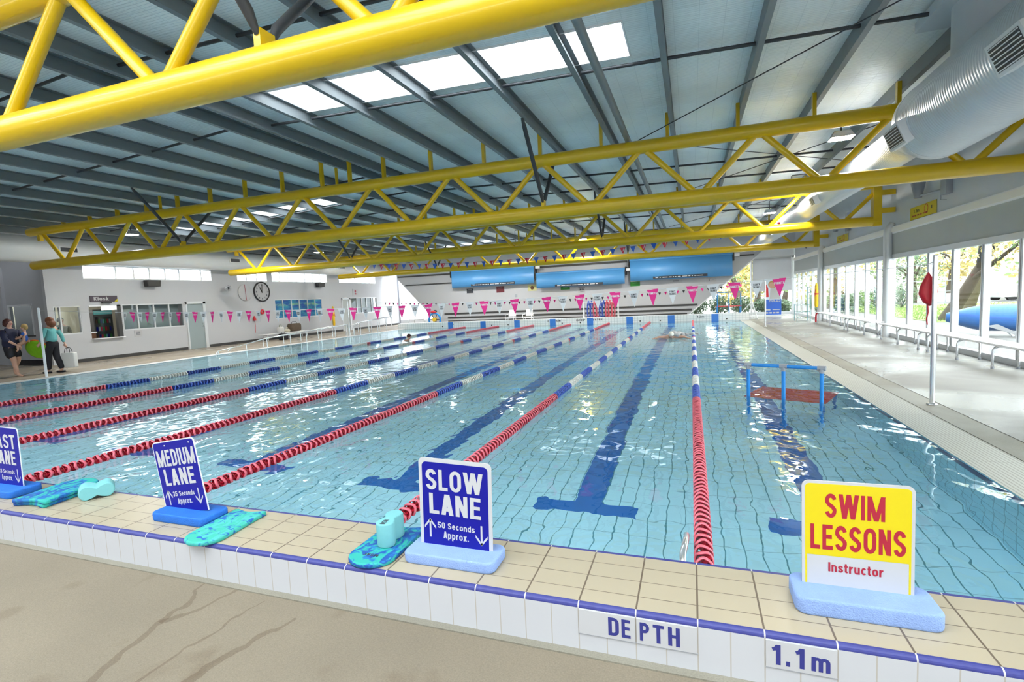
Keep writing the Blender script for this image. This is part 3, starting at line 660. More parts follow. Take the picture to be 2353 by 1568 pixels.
q = MB()
for a0, a1, z0, z1 in cells(-32, 9, -.1, 5.6, [(-20, 8, 1.2, 1.8)]): q.box((a0, -9.1, z0), (a1, -9, z1), 'white_wall')  # added out of view; slot height sets how much light reaches the fronts
struct('wall_front', q, 'added unseen wall behind the camera with a slot sized for the front light')
struct('ceiling', MB().box((-32, -9.1, 5.35), (9, -6.0, 5.45), 'white_wall'), 'added unseen ceiling closing off sky light behind the camera')  # added out of view, closes the open back against the sky
struct('wall_light_block', MB().box((-30.2, -9, -.1), (-30, 8.8, 5.4), 'grey_wall'), 'added unseen grey wall keeping daylight off the recess')  # added out of view to block daylight and darken the recess
struct('ceiling', MB().box((-30.2, -9, 5.02), (XL-.25, 9, 5.1), 'white_wall'), 'added unseen ceiling keeping sky light off the recess')  # added with the blocking wall, stops sky light from overhead
struct('trim_8', MB().box((-32, -.575, -.07), (8, -.53, -.053), 'damp_strip'), 'grey joint along the foot of the tiled coping')
# purlins, each its own beam
PXS = [-7.42, -6.5, -5.3, -4.05, -2.82, -1.59, -.36, .84, 2.03, 3.23, 4.45] + [-8.21-1.19*k for k in range(11)]
for x in sorted(PXS):
    z = zb(x); c = MB(); y0, y1 = -6, YF-.02
    c.box((x-.03, y0, z), (x-.018, y1, z+PUR-.003), 'steel'); c.box((x-.018, y0, z), (x+.05, y1, z+.012), 'steel'); c.box((x-.018, y0, z+PUR-.015), (x+.05, y1, z+PUR-.003), 'steel'); c.box((x+.038, y0, z+.012), (x+.05, y1, z+.035), 'steel')
    o = c.build('roof_purlin')
    k = sorted([p for p in PXS if (p < RX) == (x < RX)], key=lambda p: abs(p-RX)).index(x)
    tag(o, f"long grey steel roof purlin, {ORD[k]} from the ridge on the {'kiosk' if x < RX else 'glazed'} side", 'roof beam', 'roof purlins', 'structure')
for i, y in enumerate((-3.5, 2.3, 5.0, 9.4, 11.6, 13.6, 17.2, 20.4, 25.6)):
    t = thing('roof_bridging', f'dark bridging row across the purlins, {ORD[i]} along the hall from the camera', 'roof beam', (RX, y, 4.9), group='roof bridging rows', kind='structure')
    xs = sorted(PXS)+[XR]
    for x0, x1 in zip(xs, xs[1:]):
        if x1-x0 > .85: MB().tube([(x0+.05, y, zb(x0)+.11), (x1-.03, y, zb(x1)+.11)], .025, 'dark_steel', 6).build('bridging_bar', t, True)

# ---------------- yellow trusses
TY = [.2, 7.4, 14.6, 22.05]; TW = ['first (nearest) ', 'second ', 'third ', 'fourth (furthest) ']
ZBOT, ZTOP, RB, RT, RW = 3.34, 4.365, .137, .125, .056
def make_truss(y, label):
    t = thing('roof_truss', label, 'roof truss', (-7.2, y, 0), group='yellow roof trusses')
    c = MB(); c.tube([(-19.4, y, ZBOT), (5.0, y, ZBOT)], RB, 'yellow', 28); c.build('bottom_chord', t, True)
    c = MB(); c.tube([(-19.45, y, ZTOP), (5.0, y, ZTOP)], RT, 'yellow', 28); c.build('top_chord', t, True)
    xb = [.12+2.0*k for k in range(-9, 3)]
    for x in xb:
        for s in (-1, 1):
            c = MB(); c.tube([(x+s*.09, y, ZBOT+RB*.7), (x+s*.92, y, ZTOP-RT*.7)], RW, 'yellow', 14); c.build('web_member', t, True)
    for x in PXS:
        if -19.4 < x < 4.9:
            c = MB(); c.box((x-.09, y-.045, ZTOP+RT*.8), (x-.031, y+.045, zb(x)+.14), 'yellow'); c.build('purlin_cleat', t, True)
    for x in (-7.85, -13.68): MB().box((x-.02, y-.03, ZTOP+RT*.8), (x+.02, y+.03, ZTOP+.5), 'yellow').build('hanger', t, True)
    c = MB(); c.box((4.86, y-.13, ZBOT-.14), (5.06, y+.13, ZTOP+.14), 'yellow'); c.build('end_post', t, True)
    for z in (3.62, 4.12): MB().box((5.06, y-.06, z-.07), (5.40, y+.06, z+.07), 'yellow').build('wall_bracket', t, True)
    MB().box((-19.02, y-.05, ZTOP-.3), (-18.9, y+.05, ZTOP-.08), 'yellow').build('end_stub', t, True)
    for xb_ in (-2.85, -12.98):
        MB().box((xb_-.03, y-.07, ZBOT+RB*.8), (xb_+.03, y+.07, ZBOT+RB+.1), 'yellow').build('brace_lug', t, True)
        for s in (-1, 1):
            c = MB(); c.tube([(xb_, y+s*.06, ZBOT+RB+.06), (xb_, y+s*.13, ZBOT+RB+.18), (xb_, y+s*1.1, zb(xb_)-.12), (xb_, y+s*1.22, zb(xb_))], [.022, .04, .04, .022], 'dark_steel', 10); c.build('brace', t, True)
    return t
for y, wd in zip(TY, TW): make_truss(y, f'{wd.strip()} yellow tubular roof truss counted from the camera')
o = MB().tube([(-1.15, -6, ZTOP+RT+.055), (-1.15, YF, ZTOP+RT+.055)], .055, 'steel', 14).build('roof_tie_pipe'); tag(o, 'long grey steel pipe lying along the tops of the yellow trusses', 'roof pipe')
def rods(label, prs):
    t = thing('cross_brace', label, 'roof brace', (1.8, prs[0][0][1], 4.6), group='thin roof cross braces')
    for a_, b_ in prs: MB().tube([a_, b_], .009, 'dark_steel', 6).build('brace_rod', t, True)
rods('thin dark roof brace rod rising from the second truss towards the camera', [((-.95, 7.5, 4.53), (4.6, 1.6, 4.8))])
rods('thin crossed roof brace rods between the second and third truss', [((-.95, 7.6, 4.53), (4.6, 13.6, 4.78)), ((-.95, 14.5, 4.55), (4.6, 8.4, 4.80))])
rods('thin crossed roof brace rods between the third and furthest truss', [((-.95, 14.8, 4.53), (4.6, 21, 4.78)), ((-.95, 21.9, 4.55), (4.6, 15.6, 4.80))])

# ---------------- ducts
DX, DZ = 3.32, 3.9
t = thing('air_duct', 'big ribbed silver air duct above the benches', 'duct', (DX, 8, DZ))
MB().tube([(DX, -6, DZ), (DX, 6.25, DZ)], .55, 'duct', 48).build('main_duct', t, True)
MB().tube([(DX, 6.25, DZ), (DX, 6.4, DZ), (DX, 6.95, DZ), (DX, 7.1, DZ)], [.555, .55, .33, .315], 'duct_plain', 48).build('reducer', t, True)
MB().tube([(DX, 7.1, DZ), (DX, 28.6, DZ)], .31, 'duct', 36).build('branch_duct', t, True)
c = MB(); T0 = Matrix.Translation((DX, 4.75, DZ)); c.lathe([(.46, .2), (.46, .92)], 'duct_plain', 36, T0); c.box((DX-.62, 4.1, 4.76), (DX+.6, 5.4, 4.88), 'duct_plain'); c.build('riser', t, True)
def grille(y, r, par, s=1):
    c = MB(); T = Matrix.Translation((DX, y, DZ)) @ Matrix.Rotation(math.radians(-22), 4, 'Y')
    c.box((-r-.14, -.28*s, -.15*s), (-r+.2, .28*s, .17*s), 'duct_white', T)
    g = c.build('grille_box', par, True); f = MB()
    f.box((-r-.146, -.24*s, -.115*s), (-r-.141, .24*s, .135*s), 'dark_steel', T)
    for k in range(7): f.box((-r-.155, -.24*s, -.11*s+k*.038*s), (-r-.146, .24*s, -.10*s+k*.038*s), 'white', T)
    f.v = [(a-par.location.x, b_-par.location.y, c_-par.location.z) for a, b_, c_ in f.v]; f.build('slats', g)
grille(6.15, .5, t); grille(3.3, .52, t); grille(12.4, .29, t, .7); grille(20, .29, t, .7)
t = thing('air_duct', 'smooth white air duct high along the kiosk wall', 'duct', (-20.75, 10, 4.0))
MB().tube([(-20.75, 5, 4.0), (-20.75, 29.2, 4.0)], .44, 'duct_white', 40).build('main_duct', t, True)
for y in (8.9, 15.7, 23.5):
    c = MB(); T = Matrix.Translation((-20.75, y, 4.0)); c.box((.40, -.3, -.09), (.47, .3, .11), 'duct_white', T); g = c.build('grille_box', t, True)
    f = MB(); f.box((.47, -.25, -.06), (.476, .25, .08), 'dark_steel', T); f.v = [(a-t.location.x, b_-t.location.y, c_-t.location.z) for a, b_, c_ in f.v]; f.build('slats', g)
# ================================================================== FLOATING LANE ROPES
def float_geo(m, lod=0):
    q = MB(); n = 16 if not lod else 10
    T = Matrix.Rotation(-PI/2, 4, 'X')
    i0 = len(q.v); q.lathe([(.056, -.014), (.058, 0), (.056, .014), (.047, .013), (.047, -.013)], m, n if lod else 20, T, closed=True)
    q.v[i0:] = [(x, y+.010*math.sin(3*math.atan2(z, x)), z) for x, y, z in q.v[i0:]]; m = m+'_dark'  # hub and blades take the darker copy, inner shade as colour
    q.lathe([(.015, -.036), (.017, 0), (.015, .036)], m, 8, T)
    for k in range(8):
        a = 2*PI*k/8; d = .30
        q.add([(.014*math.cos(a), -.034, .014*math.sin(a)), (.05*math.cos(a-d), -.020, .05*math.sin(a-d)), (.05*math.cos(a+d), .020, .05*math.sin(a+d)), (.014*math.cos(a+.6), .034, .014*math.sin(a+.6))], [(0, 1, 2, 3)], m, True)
    if not lod:
        q.lathe([(.034, -.030), (.037, -.027), (.034, -.024)], m, 14, T); q.lathe([(.034, .024), (.037, .027), (.034, .030)], m, 14, T)
    return q
FM = {c: float_geo('rope_'+c).mesh('float_'+c) for c in ('red', 'blue', 'white')}
FG = {c: float_geo('rope_'+c, 1) for c in ('red', 'blue', 'white')}
def rope_col(y):
    if y < 5.0 or y > 20.2: return 'red'
    if 14.95 < y < 15.25: return 'red'
    return 'blue' if int(math.floor(y-5)) % 2 == 0 else 'white'
ROPE_L = ['lane rope of red, blue and white floats nearest the bench side', 'second lane rope from the bench side, ending behind the SLOW LANE board', 'third lane rope from the bench side, ending behind the MEDIUM LANE board',
          'fourth lane rope from the bench side, ending behind the green blue kickboards', 'fifth lane rope from the bench side', 'sixth lane rope from the bench side, second from the kiosk side', 'lane rope of red, blue and white floats nearest the kiosk side']
SP = .0775
for k in range(7):
    x = -k*LANE; t = thing('lane_rope', ROPE_L[k], 'lane rope', (x, 0, .012), group='lane ropes')
    MB().tube([(0, .0, .05), (0, .1, .02), (0, 24.9, .02), (0, 24.99, .06)], .006, 'rope_white', 6).build('cable', t)
    far = MB(); i = 0; y = .14
    while y < 24.75:
        c = rope_col(y)
        if i < 100: inst(FM[c], 'float', t, (0, y, .02), (0, random.random()*6, 0))
        else:
            dk = 'rope_'+c+'_dark'; far_T = Matrix.Translation((0, y, .02)) @ Matrix.Rotation(random.random()*6, 4, 'Y')
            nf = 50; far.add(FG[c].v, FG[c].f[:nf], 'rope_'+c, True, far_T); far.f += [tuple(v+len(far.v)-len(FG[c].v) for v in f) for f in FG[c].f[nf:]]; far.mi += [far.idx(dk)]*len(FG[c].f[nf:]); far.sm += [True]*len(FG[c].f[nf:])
        i += 1; y += SP
    f = far.build('float', t); f['kind'] = 'stuff'

# ================================================================== BACKSTROKE FLAGS
def pennant(name, m, w, h, txt=None, tm=None, mark=None):
    q = MB(); q.prism([(-w/2, 0), (0, -h), (w/2, 0)], -.0012, .0012, m, FACE(0, 0, 0)); q.box((-w/2, -.003, -.004), (w/2, .003, .006), m)
    me = q.mesh(name); l = None
    if txt:
        l = MB()
        for sgn in (0, PI):
            T = Matrix.Rotation(sgn, 4, 'Z') @ FACE(0, -.0014, 0)
            for body, x0, x1, y0, y1 in txt: put_text(l, body, x0*w, x1*w, y0*h, y1*h, tm, T, .015)
        l = l.mesh('lettering')
    if mark:
        l = MB()
        for sgn in (0, PI): l.prism([(-.02*w, -.62*h), (.10*w, -.50*h), (.28*w, -.12*h), (.12*w, -.12*h)], .0003, .0006, mark, Matrix.Rotation(sgn, 4, 'Z') @ FACE(0, -.0014, 0))
        l = l.mesh('stripe')
    return me, l
P1 = pennant('pennant', 'magenta', .172, .25, [('FUNKITA', -.37, .37, -.30, -.17)], 'pen_white')
P2 = pennant('pennant', 'pen_white', .172, .25, [('FUNKY', -.25, .25, -.28, -.16), ('TRUNKS', -.29, .29, -.42, -.30)], 'letter_dark')
P3 = pennant('pennant', 'magenta', .115, .13, None); P4 = pennant('pennant', 'pen_black', .115, .13, None)
P5 = pennant('pennant', 'pen_red', .22, .25, None, None, 'pen_white'); P6 = pennant('pennant', 'pen_blue', .22, .25)
def bunting(label, A, B, zf, xs, kinds, sag_jit=.25, cordm='pen_white'):
    def P(x):
        f = (x-A[0])/(B[0]-A[0]); return Vector((x, A[1]+(B[1]-A[1])*f, zf(x)))
    t = thing('bunting_line', label, 'bunting', P((A[0]+B[0])/2), group='backstroke flag lines')
    n = 60; c = MB(); c.tube([P(A[0]+(B[0]-A[0])*i/n) for i in range(n+1)], .004, cordm, 5); c.build('cord', t, True)
    yaw = math.atan2(B[1]-A[1], B[0]-A[0])
    for i, x in enumerate(xs):
        me, l = kinds[i % 2]; p = P(x)-t.location
        o = inst(me, 'pennant', t, p, (random.uniform(-.12, .12), -math.atan(zf(x+.05)*10-zf(x-.05)*10), yaw+random.uniform(-sag_jit, sag_jit)))
        if l: inst(l, 'stripe' if kinds is K56 else 'lettering', o)
K56 = (P5, P6)
bunting('near flag line of magenta and white pennants across the water', (-17.3, 6.25), (2.84, 5.08), lambda x: 1.585+(.0033 if x > -5.5 else .0023)*(x+5.5)**2, [1.109-.2855*i for i in range(52)], (P1, P2))
bunting('further flag line of small magenta and black pennants', (-17.4, 20), (2.76, 20), lambda x: 1.46+.0038*(x+7)**2, [1.85-.245*i for i in range(70)], (P3, P4))
bunting('high flag line of red and blue pennants before the furthest truss', (-17, 18), (2.9, 18), lambda x: 3.29+.0056*(x+7.6)**2, [3.0-.40*i for i in range(44)], K56, .2, 'letter_dark')

# flag poles
def pole(label, x, y, h, m, r=.028):
    t = thing('flag_pole', label, 'pole', (x, y, .015), group='flag poles')
    MB().tube([(0, 0, 0), (0, 0, h)], r, m, 16).build('post', t); MB().lathe([(.06, 0), (.06, .008), (r+.005, .02)], m, 16).build('base_collar', t)
    q = MB(); q.ball((0, 0, h), r*1.05, m, 12, (1, 1, .6)); q.build('cap', t); return t
p1 = pole('steel flag pole with the red folded bag hanging beside it', 2.86, 5.1, 1.9, 'chrome')
pole('white flag pole in front of the two women', -17.3, 6.25, 1.95, 'white_tube', .032)
pole('thin flag pole before the poster at the far end', 2.76, 20, 1.82, 'chrome')
pole('thin flag pole by the far handrail on the kiosk side', -17.4, 20, 1.84, 'chrome')
# red folded bag hung on the near pole
t = thing('rescue_bag', 'red folded bag hanging on the near steel flag pole', 'bag', (2.825, 5.19, 1.30))
q = MB(); pts = [(-.10, .14), (-.085, .24), (-.04, .34), (-.005, .42), (.03, .36), (.085, .28), (.10, .16), (.075, .05), (.02, -.02), (-.05, .03)]
q.soft(pts, -.05, .05, .045, 'red', FACE(0, 0, 0), 4); q.build('folded_cloth', t)
MB().tube([(-.005, 0, .40), (.0, .0, .52), (.035, -.06, .545)], .006, 'white_tube', 6).build('hanging_cord', t)
MB().tube([(.0, 0, .0), (.01, .01, -.10), (-.01, 0, -.18), (.0, 0, -.26)], .008, 'red', 6).build('strap', t)

# ================================================================== LANE SIGNS ON THE COPING
def arrow(q, x, y0, y1, m, T, up=True, wd=.03, hw=.036, hl=.045):
    s = 1 if up else -1; a, b_ = (y0, y1) if up else (y1, y0); th = .0105
    q.box((x-th/2, min(a, b_), 0), (x+th/2, max(a, b_)-.004, .0006), m, T) if up else q.box((x-th/2, min(a, b_)+.004, 0), (x+th/2, max(a, b_), .0006), m, T)
    tip = b_
    for sd in (-1, 1):
        p = [(x, tip), (x+sd*hw, tip-s*hl), (x+sd*hw, tip-s*(hl+.016)), (x, tip-s*.016)]
        if sd*s < 0: p = p
        else: p = p[::-1]
        q.prism(p, 0, .0006, m, T)
def lane_sign(label, xc, yp, w, base, style, lean=0, bm='foam_pale', yaw=0):
    bx0, bx1, by0, by1, bh = base
    t = thing('lane_sign', label, 'sign', (xc, yp, HC), group='lane signs on the coping')
    q = MB(); q.soft(rrect(bx0-xc, by0-yp, bx1-xc, by1-yp, .045, 6), 0, bh, .014, bm); q.build('foam_base', t)
    z0 = bh-.022; top = .568; h = top-z0; T0 = Matrix.Translation((0, 0, z0)) @ Matrix.Rotation(yaw, 4, 'Z') @ Matrix.Rotation(PI/2, 4, 'X') @ Matrix.Rotation(lean, 4, 'Z')
    thin = style != 'slow' and style != 'swim'
    bd = .007 if thin else (.021 if style == 'slow' else .013)
    panel = MB(); panel.prism(rrect(-w/2, 0, w/2, h, .03, 6, (0, 0, 1, 1)), -.003, .003, 'alu' if thin else 'sign_white', T0); panel.build('panel', t)
    F = T0 @ Matrix.Translation((0, 0, .0031)); F2 = T0 @ Matrix.Translation((0, 0, .0038))
    f = MB(); v0 = .022; H = h-v0; Y = lambda v: v0+H*(1-v); XF = lambda u: -w/2+w*u
    if style == 'swim':
        r = rrect(-w/2+bd, Y(.715), w/2-bd, h-bd, .02, 6, (0, 0, 1, 1)); f.prism(r, 0, .0005, 'sign_yellow', F)
        for s in (-1, 1): a = s*(w/2-bd-.004); f.box((a-.004, 0, 0), (a+.004, Y(.715), .0005), 'sign_yellow', F)
        f.build('colour_field', t); l = MB()
        put_text(l, 'SWIM', XF(.215), XF(.745), Y(.345), Y(.115), 'sign_red', F2, .022, .92); put_text(l, 'LESSONS', XF(.08), XF(.925), Y(.655), Y(.415), 'sign_red', F2, .022, .92)
        put_text(l, 'Instructor', XF(.245), XF(.735), Y(.865), Y(.775), 'sign_red', F2, .018); l.build('lettering', t)
    else:
        f.prism(rrect(-w/2+bd, 0, w/2-bd, h-bd*1.1, .026, 6, (0, 0, 1, 1)), 0, .0005, 'sign_blue', F); f.build('colour_field', t); l = MB()
        word, secs = {'slow': ('SLOW', '50 Seconds'), 'medium': ('MEDIUM', '35 Seconds'), 'fast': ('FAST', '28 Seconds')}[style]
        put_text(l, word, XF(.10 if style != 'medium' else .06), XF(.885 if style != 'medium' else .95), Y(.365), Y(.125), 'sign_white', F2, .022, .92)
        put_text(l, 'LANE', XF(.14), XF(.855), Y(.645), Y(.405), 'sign_white', F2, .022, .92)
        put_text(l, secs, XF(.25), XF(.765), Y(.805), Y(.735), 'sign_white', F2, .014); put_text(l, 'Approx.', XF(.33), XF(.68), Y(.92), Y(.838), 'sign_white', F2, .014)
        arrow(l, XF(.145), Y(.925), Y(.705), 'sign_white', F2, True); arrow(l, XF(.855), Y(.945), Y(.715), 'sign_white', F2, False)
        l.build('lettering', t)
        if style == 'medium':
            for u in (.30, .88): q = MB(); q.lathe([(.001, 0), (.006, 0), (.005, .003), (.001, .004)], 'chrome', 10, F2 @ Matrix.Translation((XF(u), Y(.065), 0))); q.build('rivet', t)
    return t
lane_sign('yellow and white SWIM LESSONS board standing in a pale blue foam block', .637, -.21, .434, (.372, .925, -.352, -.125, .078), 'swim', .005)
lane_sign('blue SLOW LANE board with white border in a pale blue foam block', -1.332, -.278, .45, (-1.608, -1.055, -.412, -.19, .062), 'slow', -.03)
lane_sign('blue MEDIUM LANE board leaning in a bright blue foam block', -3.476, -.245, .425, (-3.70, -3.19, -.365, -.14, .062), 'medium', .165, 'foam_blue')
lane_sign('blue FAST LANE board cut by the picture edge', -5.625, -.225, .43, (-5.86, -5.345, -.36, -.12, .062), 'fast', -.02, 'foam_blue')

# kickboards and pull buoys
def kick_outline(w, l, wave=True):
    p = []
    for i in range(17): a = PI*i/16; p.append((w/2*math.cos(a), l/2-w*.42+w*.42*math.sin(a)))
    p += [(-w/2*1.0, 0), (-w/2*.97, -l/2+.05), (-w/2*1.0, -l/2+.012), (-w/2*.9, -l/2)]
    for i in range(9): u = -1+2*i/8; p.append((u*w/2*.78, -l/2+.028*math.cos(u*PI/2)))
    p += [(w/2*.9, -l/2), (w/2*1.0, -l/2+.012), (w/2*.97, -l/2+.05), (w/2, 0)]
    return p
def kickboard(label, x, y, z, rot, w=.28, l=.48, m='marble', group=None):
    t = thing('kickboard', label, 'kickboard', (x, y, z), rot, group)
    q = MB(); q.soft(kick_outline(w, l), 0, .030, .011, m); q.build('foam_board', t); return t
kickboard('aqua marbled kickboard overhanging the edge beside the MEDIUM LANE board', -3.035, -.335, HC, PI+.07, .27, .50, 'marble_aqua', 'kickboards on the coping')
kb = kickboard('blue marbled kickboard under the upright aqua pull buoy', -1.80, -.285, HC, PI+.0, .285, .50, 'marble', 'kickboards on the coping')
q = MB(); put_text(q, 'MSAC', -.05, .05, .135, .16, 'letter_dark', Matrix.Translation((0, 0, .0302)), .01); q.build('handwriting', kb)
for i, nm in enumerate(('bottom', 'top')):
    kickboard(f'{nm} board of the blue green kickboard stack beside the FAST LANE board', -5.0+.012*i, -.175-.01*i, HC+.031*i, .08+.05*i, .35, .50, 'marble', 'kickboards on the coping')
def buoy_geo(l=.22, r=.058, d=.13):
    out = []
    def prof(a):
        c = math.cos(a); return None
    n = 40; p = []
    for i in range(n):                                   # peanut outline
        a = 2*PI*i/n; ca, sa = math.cos(a), math.sin(a)
        rad = (l/2)*(1-.62*abs(sa)**1.1) if False else None
        x = (l/2-r)*(1 if ca > 0 else -1)*min(1, abs(ca)*3)+r*ca
        p.append((x, r*sa*(.55+.45*min(1, abs(x)/(l/2-r)))))
    return p
def pull_buoy(label, loc, rot, upright):
    t = thing('pull_buoy', label, 'pull buoy', loc, rot, 'pull buoys')
    q = MB()
    if upright: q.soft(buoy_geo(), 0, .145, .010, 'aqua_foam')
    else: q.soft(buoy_geo(.235, .06), 0, .16, .010, 'aqua_foam', Matrix.Translation((0, .08, .0565)) @ Matrix.Rotation(PI/2, 4, 'X'))
    o = q.build('foam_body', t)
    if upright: q = MB(); put_text(q, 'MSAC', -.10, -.03, -.016, .016, 'letter_dark', Matrix.Translation((0, 0, .1452)), .01); q.build('handwriting', t)
    return t
pull_buoy('aqua pull buoy standing upright on the blue marbled kickboard', (-1.785, -.245, HC+.0302), PI/2+.12, True)
pull_buoy('aqua pull buoy lying beside the kickboard stack', (-4.66, -.12, HC+.002), 1.02, False)

# ================================================================== TEACHING PLATFORMS
def platform(label, loc, rotz, w, zrail, zplat, depth, zfloor, rows=(0,)):
    t = thing('teaching_platform', label, 'platform', loc, rotz, 'blue pipe platforms')
    xs = (-w/2, 0, w/2)
    for x in xs:
        MB().tube([(x, 0, zfloor), (x, 0, zrail)], .026, 'frame_blue', 14).build('leg', t)
        q = MB(); q.tube([(x-.05, 0, zrail), (x+.05, 0, zrail)], .034, 'grey_plastic', 14); q.tube([(x, 0, zrail-.07), (x, 0, zrail)], .033, 'grey_plastic', 14); q.build('pipe_fitting', t)
    for x in (-w/2, w/2):
        MB().tube([(x, depth, zfloor), (x, depth, zplat)], .026, 'frame_blue', 12).build('leg', t); MB().tube([(x, 0, zplat-.05), (x, depth, zplat-.05)], .026, 'frame_blue', 12).build('side_rail', t)
    for a, c in ((-w/2+.04, -.04), (.04, w/2-.04)): MB().tube([(a, 0, zrail), (c, 0, zrail)], .026, 'frame_blue', 14).build('top_rail', t)
    q = MB(); n = 7
    q.box((-w/2-.07, .0, zplat-.024), (w/2+.05, depth+.06, zplat), 'red')
    for k in range(n): y = .06+k*(depth-.02)/n; q.box((-w/2-.06, y, zplat), (w/2+.04, y+.05, zplat+.012), 'red')
    q.build('platform_board', t); return t
platform('blue pipe platform with sunken red board standing in the end lane', (1.184, 5.33, 0), -.40, .96, .475, -.06, .85, Z0+.006)
platform('blue pipe platform with red board standing on the far deck', (1.83, 26.6, .012), 0, 1.15, 1.40, .66, .7, 0)

# grab rail of the pool steps
o = MB().tube([(-.10, .55, .06), (-.10, .36, .12), (-.115, .16, .13), (-.12, .06, .02), (-.12, .05, -.5)], .019, 'chrome', 12).build('grab_rail'); tag(o, 'short steel grab rail rising from the water beside the nearest lane rope', 'grab rail')

# ================================================================== BENCHES
def bench(label, x, y0, y1, legs, z=.425, wd=.40, m='alu', group='aluminium benches by the glazing'):
    t = thing('bench', label, 'bench', (x, (y0+y1)/2, .015), group=group)
    for k in range(3): a = x-wd/2+k*(wd/3+.003); MB().box((a, y0, z), (a+wd/3-.006, y1, z+.035), m).build('seat_plank', t, True)
    for y in legs:
        pts = [(x-wd/2+.02, y, .03), (x-wd/2+.02, y, z-.12)]+[(x-wd/2+.10-.08*math.cos(a), y, z-.12+.1*math.sin(a)) for a in (.5, 1.0, 1.57)]+[(x+wd/2-.10+.08*math.sin(a), y, z-.12+.1*math.cos(a)) for a in (0, .57, 1.07)]+[(x+wd/2-.02, y, z-.12), (x+wd/2-.02, y, .03)]
        MB().tube(pts, .02, 'chrome', 10).build('leg', t, True)
        q = MB()
        for xx in (x-wd/2+.02, x+wd/2-.02): q.tube([(xx, y, .015), (xx, y, .055)], .026, 'grey_plastic', 10)
        q.build('rubber_foot', t, True)
    return t
BX = 5.06
bench('aluminium bench nearest the camera along the glazing', BX, 7.3, 11.1, (8.27, 9.53, 10.86))
bench('second aluminium bench from the camera, just before the round column', BX, 11.13, 13.95, (11.36, 12.6, 13.8))
bench('third aluminium bench, just beyond the round column', BX, 14.62, 17.2, (15.3, 17.0))
bench('fourth aluminium bench, furthest along the glazing', BX, 17.23, 21.6, (17.4, 19.3, 21.4))
bench('bench with bags along the kiosk wall', XL+.62, 17.2, 20.6, (17.5, 18.9, 20.3), .34, .36, 'white', 'benches on the kiosk side')

# ================================================================== LAMPS
def flood(label, x, y, z, power=0):
    t = thing('flood_lamp', label, 'lamp', (x, y, z), group='flood lamps under the roof')
    zt = zb(x)
    pq = min(PXS, key=lambda p: abs(p-x)); zp = zb(pq)+.06-z
    MB().tube([(0, 0, .11), (0, 0, zp-.03), (.02 if pq > x else -.02, 0, zp), (pq-x, 0, zp)], .014, 'dark_steel', 8).build('stem', t)
    q = MB(); q.add([(-.19, -.15, 0), (.19, -.15, 0), (.19, .15, 0), (-.19, .15, 0), (-.13, -.10, .12), (.13, -.10, .12), (.13, .10, .12), (-.13, .10, .12)], [(4, 5, 6, 7), (0, 1, 5, 4), (1, 2, 6, 5), (2, 3, 7, 6), (3, 0, 4, 7)], 'grey_plastic'); q.build('housing', t)
    MB().box((-.175, -.135, -.006), (.175, .135, .004), 'lamp').build('lens', t)
    return t
FL = [(-17.45, 9.1), (-17.4, 13.4), (-17.2, 17.8), (-17.9, 22.2), (2.62, 8.45), (2.7, 13.9), (2.7, 18.3), (2.7, 22.9), (-14.5, 26.2), (-10.8, 26.2), (-6.2, 26.2), (-2.2, 26.2), (-8.55, 22.3), (-4.95, 21.8)]
for i, (x, y) in enumerate(FL):
    lb = (f'lit flood lamp, {ORD[i]} along the kiosk side from the camera' if i < 4 else f'lit flood lamp, {ORD[i-4]} along the glazed side from the camera' if i < 8 else f'lit flood lamp, {ORD[i-8]} from the kiosk side in the far row' if i < 12 else f"lit flood lamp beside the furthest truss, {'nearer the kiosk side' if i == 12 else 'nearer the glazed side'}")
    flood(lb, x, y, 4.3)
# wall heaters / lamps on the upper glazed side wall
for i, (y, lb) in enumerate(((11.4, 'grey bracket lamp on the upper wall before the round column'), (19.0, 'grey bracket lamp on the upper wall beyond the round column'))):
    t = thing('wall_lamp', lb, 'lamp', (XR, y, 3.7), group='bracket lamps on the upper wall')
    MB().box((XR-.10, y-.14, 3.5), (XR+.02, y+.14, 4.15), 'grey_plastic').build('back_box', t, True)
    MB().tube([(XR-.05, y-.05, 3.62), (XR-.14, y+1.05, 3.66)], .024, 'grey_plastic', 8).build('arm', t, True)
    q = MB(); q.lathe([(.08, 0), (.085, .05), (.15, .36), (.13, .37), (.001, .34)], 'grey_plastic', 18, Matrix.Translation((XR-.16, y+1.18, 3.62))); q.build('shade', t, True)
    MB().tube([(XR-.05, y+.25, 3.62), (XR-.03, y+.3, 3.42), (XR-.02, y+.05, 3.38)], .008, 'grey_plastic', 6).build('lead', t, True)
def wsign(label, y0, y1, z0, z1):
    t = thing('wall_sign', label, 'sign', (XR-.06, (y0+y1)/2, (z0+z1)/2), group='yellow depth signs high on the wall')
    q = MB(); T = FACE(XR-.0, (y0+y1)/2, (z0+z1)/2, -PI/2); w2, h2 = (y1-y0)/2, (z1-z0)/2
    q.box((-w2, -h2, -.01), (w2, h2, .004), 'sign_yellow', T); q.build('panel', t, True)
    l = MB(); T2 = FACE(XR-.0045, (y0+y1)/2, (z0+z1)/2, -PI/2); put_text(l, '1.1m', -.72*w2, -.25*w2, 0, .55*h2, 'letter_dark', T2)
    l.lathe([(.09, 0), (.115, 0), (.115, .001), (.09, .001)], 'red', 20, T2 @ Matrix.Translation((.28*w2, .2*h2, 0)), False)
    for k in range(6): l.box((-.85*w2+k*.22*w2, -.55*h2, 0), (-.85*w2+k*.22*w2+.15*w2, -.32*h2, .001), 'sign_red', T2)
    l.box((.66*w2, -.1*h2, 0), (.72*w2, .4*h2, .001), 'letter_dark', T2); l.build('lettering', t, True)
wsign('yellow depth sign on the upper wall nearer the camera', 12.0, 13.5, 3.17, 3.48); wsign('yellow depth sign on the upper wall further from the camera', 19.15, 20.65, 3.17, 3.44)
